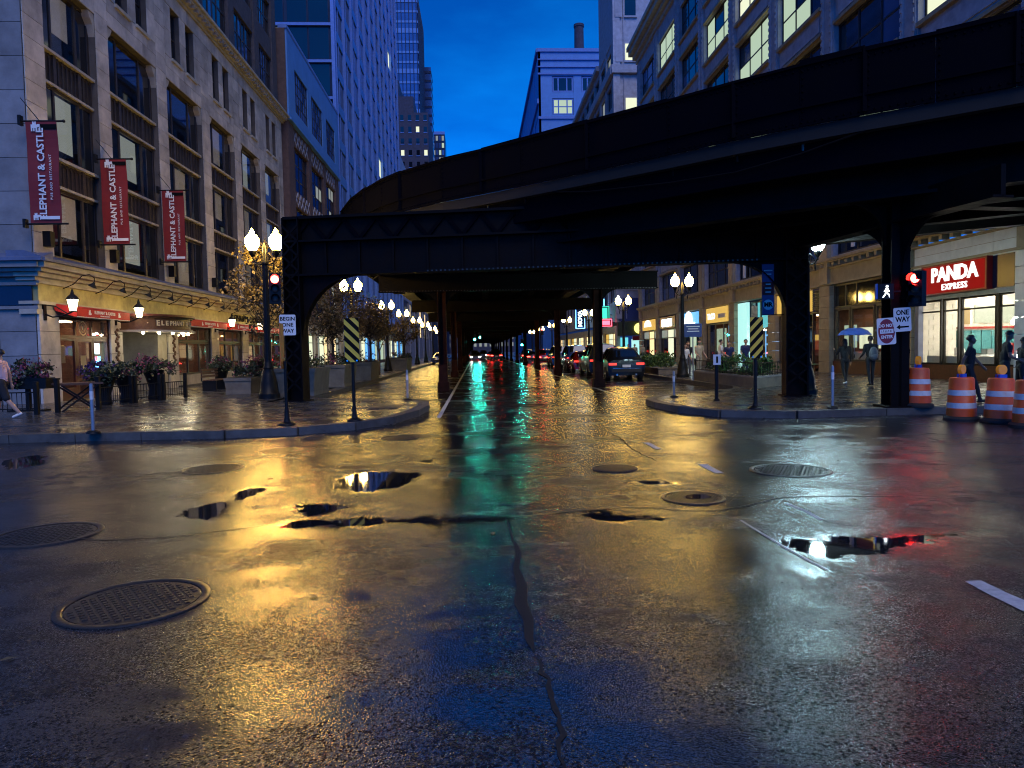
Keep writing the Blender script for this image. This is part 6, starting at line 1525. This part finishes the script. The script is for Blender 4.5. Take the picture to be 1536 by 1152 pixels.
def make_car(st, paint, label, loc, rz=0., w=.93, tail='tail_red', tl=None, head=False, group='cars parked and driving up the street'):
    t = thing('car', label, 'car', loc, rz, group)
    hw = [w * .86] + [w * .98] * (len(st) - 2) + [w * .84]
    def ring(i, o=0.):
        y, zb, zt, wt = st[i]; a = hw[i]
        return [(-a * .93 - o, y, .26), (-a - o, y, .55), (-a * .99 - o, y, zb), (-wt - o, y, zt - .05), (-wt * .8, y, zt + o), (0, y, zt + .025 + o), (wt * .8, y, zt + o), (wt + o, y, zt - .05), (a * .99 + o, y, zb), (a + o, y, .55), (a * .93 + o, y, .26)]
    n = len(st); vs = []; fs = []
    for i in range(n): vs += ring(i)
    for i in range(n - 1):
        for j in range(10): fs.append((i * 11 + j, i * 11 + j + 1, i * 11 + 12 + j, i * 11 + 11 + j))
        fs.append((i * 11 + 10, i * 11, i * 11 + 11, i * 11 + 21))
    fs += [tuple(range(11)), tuple(range((n - 1) * 11 + 10, (n - 1) * 11 - 1, -1))]
    MB().add(vs, fs).build('body', paint, t, True, local=True)
    def lerp3(a, c, f): return tuple(a[k] + (c[k] - a[k]) * f for k in range(3))
    def patch(i0, f0, i1, f1, rows, name, o=.006, ya=.1, yb=.9):
        q = MB()
        for i in range(i0, i1):
            A, B = ring(i, o), ring(i + 1, o)
            s0 = f0 if i == i0 else 0; s1 = f1 if i == i1 - 1 else 1
            for j0, j1 in rows:
                p = [lerp3(A[j0], B[j0], s0), lerp3(A[j0], B[j0], s1), lerp3(A[j1], B[j1], s1), lerp3(A[j1], B[j1], s0)]
                if j1 - j0 == 1 and j0 in (2, 7): p = [lerp3(p[0], p[3], ya), lerp3(p[1], p[2], ya), lerp3(p[1], p[2], yb), lerp3(p[0], p[3], yb)]
                q.quad(*p)
        return q.build(name, 'car_glass', t, local=True)
    patch(2, .12, 4, .3, ((4, 5), (5, 6)), 'rear_window', .008); patch(6, .05, 7, .92, ((4, 5), (5, 6)), 'windscreen', .008)
    patch(3, .1, 4, .9, ((2, 3),), 'side_window'); patch(3, .1, 4, .9, ((7, 8),), 'side_window'); patch(4, .08, 6, .95, ((2, 3),), 'side_window'); patch(4, .08, 6, .95, ((7, 8),), 'side_window')
    y0 = st[0][0]; zb = st[1][1]
    for s in (-1, 1):
        MB().box(*sorted((s * w * .52, s * w * .93)), y0 - .01, y0 + .14, zb - .14, zb - .03).build('tail_light', tail, t, local=True)
        MB().box(*sorted((s * w * .55, s * w * .88)), st[-1][0] - .12, st[-1][0] + .02, .60, .70).build('headlight', 'head_white' if head else 'chrome', t, local=True)
        MB().box(*sorted((s * w * .98, s * (w + .17))), .78, .98, st[5][1] + .0, st[5][1] + .15).build('mirror', paint, t, local=True)
        MB().cyl((s * w * .5, y0 - .03, .30), (s * w * .5, y0 + .1, .30), .05).build('exhaust', 'chrome', t, local=True)
    MB().box(-w * .78, w * .78, y0 - .035, y0 + .1, .42, .58).build('bumper', 'rubber', t, local=True); MB().box(-w * .72, w * .72, y0 - .04, y0 + .02, .585, .61).build('bumper_trim', 'chrome', t, local=True)
    MB().box(-.2, .2, y0 - .02, y0 + .03, .66, .78).build('licence_plate', 'sign_white', t, local=True)
    for s in (-1, 1):
        for y in (-1.42, 1.42):
            wh = MB(); wh.cyl((s * (w - .24), y, .34), (s * (w + .005), y, .34), .34, .34, 20); tw = wh.build('wheel', 'rubber', t, True, local=True)
            rm = MB(); rm.cyl((s * (w + .0), y, .34), (s * (w + .015), y, .34), .22, .2, 16); rm.build('rim', 'chrome', tw, local=True)
    return t
E_('tail_soft', (1., .05, .03), .7)
make_car(SUV, 'car_black', 'black fastback car with lit tail lights, parked nearest on the right', (7.35, 36.4, 0), R(-2), tail='tail_soft')
make_car(BIG, 'car_black', 'tall black off-roader parked ahead of the black fastback', (7.3, 42.2, 0), R(-1), tail='tail_soft')
make_car(SED, 'car_red', 'dark red sedan parked beyond the black off-roader', (7.2, 48.2, 0), tail='tail_soft')
make_car(BIG, 'car_blue', 'dark blue off-roader beyond the red sedan', (7.5, 54.6, 0), tail='tail_soft')
make_car(BIG, 'car_blue', 'second dark blue off-roader, between the middle railway columns', (7.3, 62.5, 0), tail='tail_soft')
make_car(SUV, 'car_red', 'red car with bright tail lamp seen between far right columns', (7.0, 74, 0), tail='tail_red')
make_car(SED, 'car_blue', 'small blue car parked far up the left kerb', (-4.5, 88, 0), tail='sig_off')
FAR = [(-.2, 112, SED, 'car_grey', 1, 'traffic car nearest beyond the green signals, left lane'), (3.0, 110, SUV, 'car_black', 0, 'traffic car beyond the green signals, right lane'), (2.6, 122, SED, 'car_grey', 0, 'second traffic car in the far right lane'), (-.4, 126, SUV, 'car_black', 0, 'second traffic car in the far left lane'), (3.4, 134, BIG, 'car_grey', 0, 'tall traffic car far under the railway'), (-.5, 142, SED, 'car_red', 0, 'red traffic car far under the railway'), (1.4, 150, SUV, 'car_grey', 1, 'farthest traffic car between the lanes'), (6.8, 86, SED, 'car_grey', 0, 'grey car at the right kerb past the red one'), (7.0, 98, SUV, 'car_black', 0, 'black car at the far right kerb')]
for x, y, st, pt, hd, l in FAR:
    make_car(st, pt, l, (x, y, 0), R(180) if hd else 0, head=bool(hd))
# ------------------------------------------------------------------ people
def capsule(mb, a, b2, r0, r1, n=10):
    mb.cyl(a, b2, r0, r1, n); mb.ell(a, r0, r0, r0, n, 6); mb.ell(b2, r1, r1, r1, n, 6)
def person(label, loc, rz, h=1.75, legs=None, arms=None, lean=0., head=(0, 0), top='cl_black', bottom='cl_grey', shoe='cl_black', skin='skin', sleeve='short', shorts=False, hair='short', sit=False, bag=None, name='person'):
    """faces local -y. legs: (hip swing, knee bend) per side in degrees; arms: (shoulder swing, outwards, elbow) per side"""
    legs = legs or ((0, 0), (0, 0)); arms = arms or ((0, 8, 8), (0, 8, 8)); t = thing(name, label, 'person', loc, rz)
    k = h / 1.75; S = []   # (a, b, ra, rb, material)
    hipz = .92; V = Vector
    def rot(v, ax, deg): return Matrix.Rotation(R(deg), 3, ax) @ v
    lb = 0; feet = []
    for s, (sw, kn) in zip((-1, 1), legs):
        hp = V((s * .095, 0, 0)); d1 = rot(V((0, 0, -1)), 'X', -sw); kneep = hp + d1 * .44; d2 = rot(V((0, 0, -1)), 'X', -sw + kn); an = kneep + d2 * .41
        toe = an + rot(V((0, -.17, -.045)), 'X', (-sw + kn) * .6); feet.append((hp, kneep, an, toe))
    low = min(min(f[2].z - .06, f[3].z - .035) for f in feet); base = -low
    off = V((0, 0, base))
    for hp, kn_, an, toe in feet:
        S.append((hp + off, kn_ + off, .088, .06, bottom)); mid = kn_.lerp(an, .35)
        S.append((kn_ + off, mid + off, .058, .058, skin if shorts else bottom)); S.append((mid + off, an + off, .057, .042, skin if shorts else bottom)); S.append((an + off + V((0, .03, -.03)), toe + off, .042, .034, shoe))
    L = lambda v: rot(v, 'X', lean) + off
    S.append((L(V((-.07, 0, .02))), L(V((.07, 0, .02))), .105, .105, bottom)); S.append((L(V((0, 0, .10))), L(V((0, 0, .26))), .125, .13, top))
    S.append((L(V((-.07, 0, .16))), L(V((-.10, .0, .44))), .085, .09, top)); S.append((L(V((.07, 0, .16))), L(V((.10, 0, .44))), .085, .09, top)); S.append((L(V((-.15, .01, .50))), L(V((.15, .01, .50))), .065, .065, top)); S.append((L(V((0, -.03, .42))), L(V((0, -.02, .34))), .11, .11, top))
    neck = L(V((0, .0, .53))); hc = L(V((0, -.015, .72))); hd = rot(rot(V((0, 0, 1)), 'X', -head[1]), 'Z', head[0])
    S.append((neck, L(V((0, -.005, .63))), .052, .05, skin))
    def HP(v): return hc + rot(rot(v, 'X', head[1]), 'Z', head[0])
    S.append((HP(V((0, .012, .03))), HP(V((0, -.012, -.01))), .088, .080, skin)); S.append((HP(V((0, -.03, -.045))), HP(V((0, -.045, -.075))), .055, .036, skin)); S.append((HP(V((0, -.09, .015))), HP(V((0, -.108, -.018))), .010, .016, skin))
    S.append((HP(V((-.035, -.082, -.055))), HP(V((.035, -.082, -.055))), .008, .008, skin))
    for s in (-1, 1): S.append((HP(V((s * .085, .01, .012))), HP(V((s * .087, .015, -.025))), .018, .013, skin))
    for s, (sw, outw, el) in zip((-1, 1), arms):
        sh = V((s * .19, .01, .49)); d = rot(rot(V((0, 0, -1)), 'X', -sw), 'Y', -s * outw); e = sh + d * .29; d2 = rot(rot(V((0, 0, -1)), 'X', -sw - el), 'Y', -s * outw * .4); wr = e + d2 * .25
        m = sh.lerp(e, .55); S.append((L(sh), L(m), .062, .056, top)); S.append((L(m), L(e), .046, .043, top if sleeve == 'long' else skin)); S.append((L(e), L(wr), .042, .029, top if sleeve == 'long' else skin))
        pl = wr + d2 * .09; S.append((L(wr), L(pl), .03, .034, skin)); side = d2.cross(V((1, 0, 0)) if abs(d2.x) < .9 else V((0, 1, 0))).normalized()
        for f, ln in ((-.03, .065), (-.01, .078), (.01, .073), (.03, .055)):
            a = pl + side * f * .9; b_ = a + d2 * ln * .6; c_ = b_ + rot(d2, 'Z', 0) * ln * .35 + V((-s * .018, 0, 0)); S.append((L(a), L(b_), .0105, .010, skin)); S.append((L(b_), L(c_), .010, .008, skin))
        th = wr + d2 * .03 - side * .03; S.append((L(th), L(th + d2 * .04 - side * .03), .013, .010, skin))
        t['hand%d' % (s + 1)] = tuple((L(pl) * k))
    if shorts:
        for i in (0, 1): hp, kn_, an, toe = feet[i]; S.append((hp + off, hp.lerp(kn_, .9) + off, .10, .088, bottom))
    mb = MB()
    for a, b_, r0, r1, m in S: capsule(mb, a * k, b_ * k, r0 * k, r1 * k)
    me = bpy.data.meshes.new('tmp'); me.from_pydata(mb.v, [], mb.f); o = bpy.data.objects.new('tmp', me); COL.objects.link(o)
    md = o.modifiers.new('r', 'REMESH'); md.mode = 'VOXEL'; md.voxel_size = .0135; md.use_smooth_shade = True
    sm = o.modifiers.new('s', 'SMOOTH'); sm.factor = .5; sm.iterations = 3
    body = bpy.data.meshes.new_from_object(o.evaluated_get(bpy.context.evaluated_depsgraph_get())); bpy.data.objects.remove(o); bpy.data.meshes.remove(me)
    ms = []; 
    for s_ in S:
        if s_[4] not in ms: ms.append(s_[4])
    body.materials.clear()
    for m in ms: body.materials.append(MATS[m])
    import numpy as np
    n = len(body.polygons); cen = np.empty(n * 3, dtype=np.float32); body.polygons.foreach_get('center', cen); cen = cen.reshape(-1, 3)
    best = np.full(n, 1e9); idx = np.zeros(n, dtype=np.int32)
    for a, b_, r0, r1, m in S:
        a = np.array(a * k); d = np.array(b_ * k) - a; f = np.clip(((cen - a) @ d) / max(1e-9, d @ d), 0, 1); dist = np.linalg.norm(cen - a - f[:, None] * d, axis=1) - (r0 + (r1 - r0) * f) * k
        up = dist < best; best[up] = dist[up]; idx[up] = ms.index(m)
    body.polygons.foreach_set('material_index', idx); body.polygons.foreach_set('use_smooth', np.ones(n, dtype=bool)); body.name = 'body'
    link('body', body, t)
    # hair
    hm = MB(); 
    hm.ell((0, 0, 0), .098 * k, .108 * k, .098 * k, 16, 10)
    vs = []
    for v in hm.v:
        v = Vector(v); front = v.y < -.035 * k and v.z < .055 * k
        if front: v.y = max(v.y, -.05 * k); v *= .8
        if v.z < -.04 * k and hair == 'short': v.z = -.04 * k; v.x *= .9
        if hair == 'long' and v.z < -.02 * k and v.y > -.04 * k: v.z = v.z * 3.2 - .03; v.y = max(v.y, .01) + .03
        vs.append(tuple(HP(Vector((0, 0, 0))) * k + rot(rot(v + Vector((0, .014, .035)) * k, 'X', head[1]), 'Z', head[0])))
    hm.v = vs; hm.build('hair', 'hair', t, True, local=True)
    ey = MB()
    for s in (-1, 1): ey.ell(tuple(HP(V((s * .034, -.083, .012))) * k), .011 * k, .008 * k, .008 * k, 8, 6)
    ey.build('eyes', 'hair', t, True, local=True)
    return t
person('person in pink shirt and black shorts walking out at the left edge', (-11.62, 17.9, .16), R(-80), 1.72, ((18, 8), (-16, 22)), ((-14, 6, 10), (14, 6, 20)), 2, (0, 0), 'cl_pink', 'cl_black', 'cl_white', 'skin', shorts=True)
pw = person('long-haired person in black holding up the blue umbrella, seen from behind', (12.95, 24.3, .16), R(178), 1.60, ((10, 4), (-12, 16)), ((0, 8, 12), (30, 14, 100)), 1, (0, 0), 'cl_black', 'cl_black', 'cl_white', 'skin', 'long', hair='long')
person('person in dark jacket and trousers walking under the umbrella, seen from behind', (13.25, 23.2, .16), R(176), 1.66, ((6, 2), (-7, 8)), ((0, 12, 60), (0, 12, 60)), 1, (0, 0), 'cl_black', 'cl_black', 'cl_black', 'skin_brown', 'long')
person('man in black T-shirt striding behind the second drum', (11.65, 16.2, .16), R(55), 1.62, ((20, 6), (-18, 24)), ((-24, 10, 12), (26, 10, 18)), 3, (10, 0), 'cl_black', 'cl_black', 'cl_black', 'skin_brown')
person('man in black T-shirt looking down behind the third drum', (12.45, 16.1, .16), R(65), 1.64, ((8, 4), (-8, 10)), ((10, 10, 60), (12, 8, 70)), 6, (0, 32), 'cl_black', 'cl_black', 'cl_black', 'skin_brown')
person('person in black holding a phone at the right edge behind the drums', (13.0, 16.3, .16), R(70), 1.48, ((4, 2), (-4, 6)), ((14, 8, 80), (14, 8, 80)), 5, (0, 24), 'cl_black', 'cl_black', 'cl_black', 'skin_brown')
for x, y, rz, hh, tp, bt, lb in ((9.95, 33.4, 10, 1.55, 'cl_white', 'cl_grey', 'person in white top beside the lamp base behind the bed'), (10.25, 33.9, -10, 1.66, 'cl_black', 'cl_grey', 'person in black top, second in the group behind the bed'), (10.7, 33.6, 20, 1.74, 'cl_beige', 'cl_beige', 'person in beige shirt in the group behind the bed'), (11.6, 33.2, 80, 1.72, 'cl_white', 'cl_grey', 'person in white shirt turned sideways before the taco shop'), (12.1, 33.4, -30, 1.62, 'cl_navy', 'cl_jean', 'person in dark patterned top behind the thin pole'), (12.75, 33.0, 0, 1.7, 'cl_navy', 'cl_jean', 'person in navy shirt and cap before the teal shop')):
    person(lb, (x, y, .16), R(rz), hh, ((4, 2), (-4, 5)), ((10, 10, 50), (6, 10, 40)), 2, (0, 8), tp, bt, 'cl_black', 'skin', 'short')
for x, y, rz, tp, lb in ((13.4, 62, 10, 'cl_black', 'person in black in the far group before the yellow-signed shop'), (14.2, 63, -20, 'cl_beige', 'person in beige in the far group before the yellow-signed shop'), (14.8, 62.4, 30, 'cl_beige', 'farthest right person in the group before the yellow-signed shop'), (13.2, 70, 0, 'cl_black', 'lone person in front of the green-fronted shop')):
    person(lb, (x, y, .16), R(rz), 1.72, ((4, 2), (-4, 5)), None, 2, (0, 0), tp, 'cl_grey', 'cl_black', 'skin')
person('diner in white shirt bent over the window bar of the lit restaurant', (18.9, 27.0, .35), R(100), 1.6, ((80, 80), (80, 80)), ((40, 10, 60), (40, 10, 60)), 18, (0, 20), 'cl_white', 'cl_grey', 'cl_black', 'skin')
# umbrella
U = thing('umbrella', 'open blue umbrella held over the walking couple', 'umbrella', (12.98, 24.02, 1.2))
c = Vector((13.1, 23.95, 1.92)); n = 16; vs = [tuple(c + Vector((0, 0, .22)))]; fs = []
for r, z in ((.22, .19), (.42, .10), (.58, -.04)):
    for i in range(n): a = 2 * math.pi * i / n; k = 1 - (.06 if i % 2 and r > .5 else 0); vs.append(tuple(c + Vector((r * k * math.cos(a), r * k * math.sin(a), z - (0 if i % 2 == 0 else -.02)))))
for i in range(n): fs.append((0, 1 + i, 1 + (i + 1) % n))
for j in range(2):
    for i in range(n): fs.append((1 + j * n + i, 1 + (j + 1) * n + i, 1 + (j + 1) * n + (i + 1) % n, 1 + j * n + (i + 1) % n))
MB().add(vs, fs).build('canopy', 'umbrella', U)
MB().cyl(c + Vector((0, 0, .28)), (13.12, 23.98, 1.18), .009).build('shaft', 'chrome', U); MB().cyl((13.12, 23.98, 1.1), (13.12, 23.98, 1.22), .016).build('grip', 'rubber', U)
q = MB()
for i in range(0, n, 2): a = 2 * math.pi * i / n; q.tube([c + Vector((0, 0, .2)), c + Vector((.42 * math.cos(a), .42 * math.sin(a), .09)), c + Vector((.575 * math.cos(a), .575 * math.sin(a), -.05))], .004, 4)
q.build('ribs', 'chrome', U)

t = thing('phone', 'glowing phone held by the person at the right edge', 'phone', (12.72, 16.05, 1.12), R(70)); MB().box(-.04, .04, -.006, .006, 0, .15).build('case', 'rubber', t, local=True); MB().box(-.036, .036, .0065, .009, .006, .144).build('screen', 'walk_white', t, local=True)
t = thing('backpack', 'dark backpack on the man under the umbrella', 'backpack', (13.24, 23.0, 1.02), R(176)); q = MB(); q.ell((0, .0, .22), .15, .09, .24, 14, 10); q.build('pouch', 'cl_grey', t, True, local=True); q = MB(); q.ell((0, .07, .12), .11, .05, .1, 12, 8); q.build('pocket', 'cl_grey', t, True, local=True)
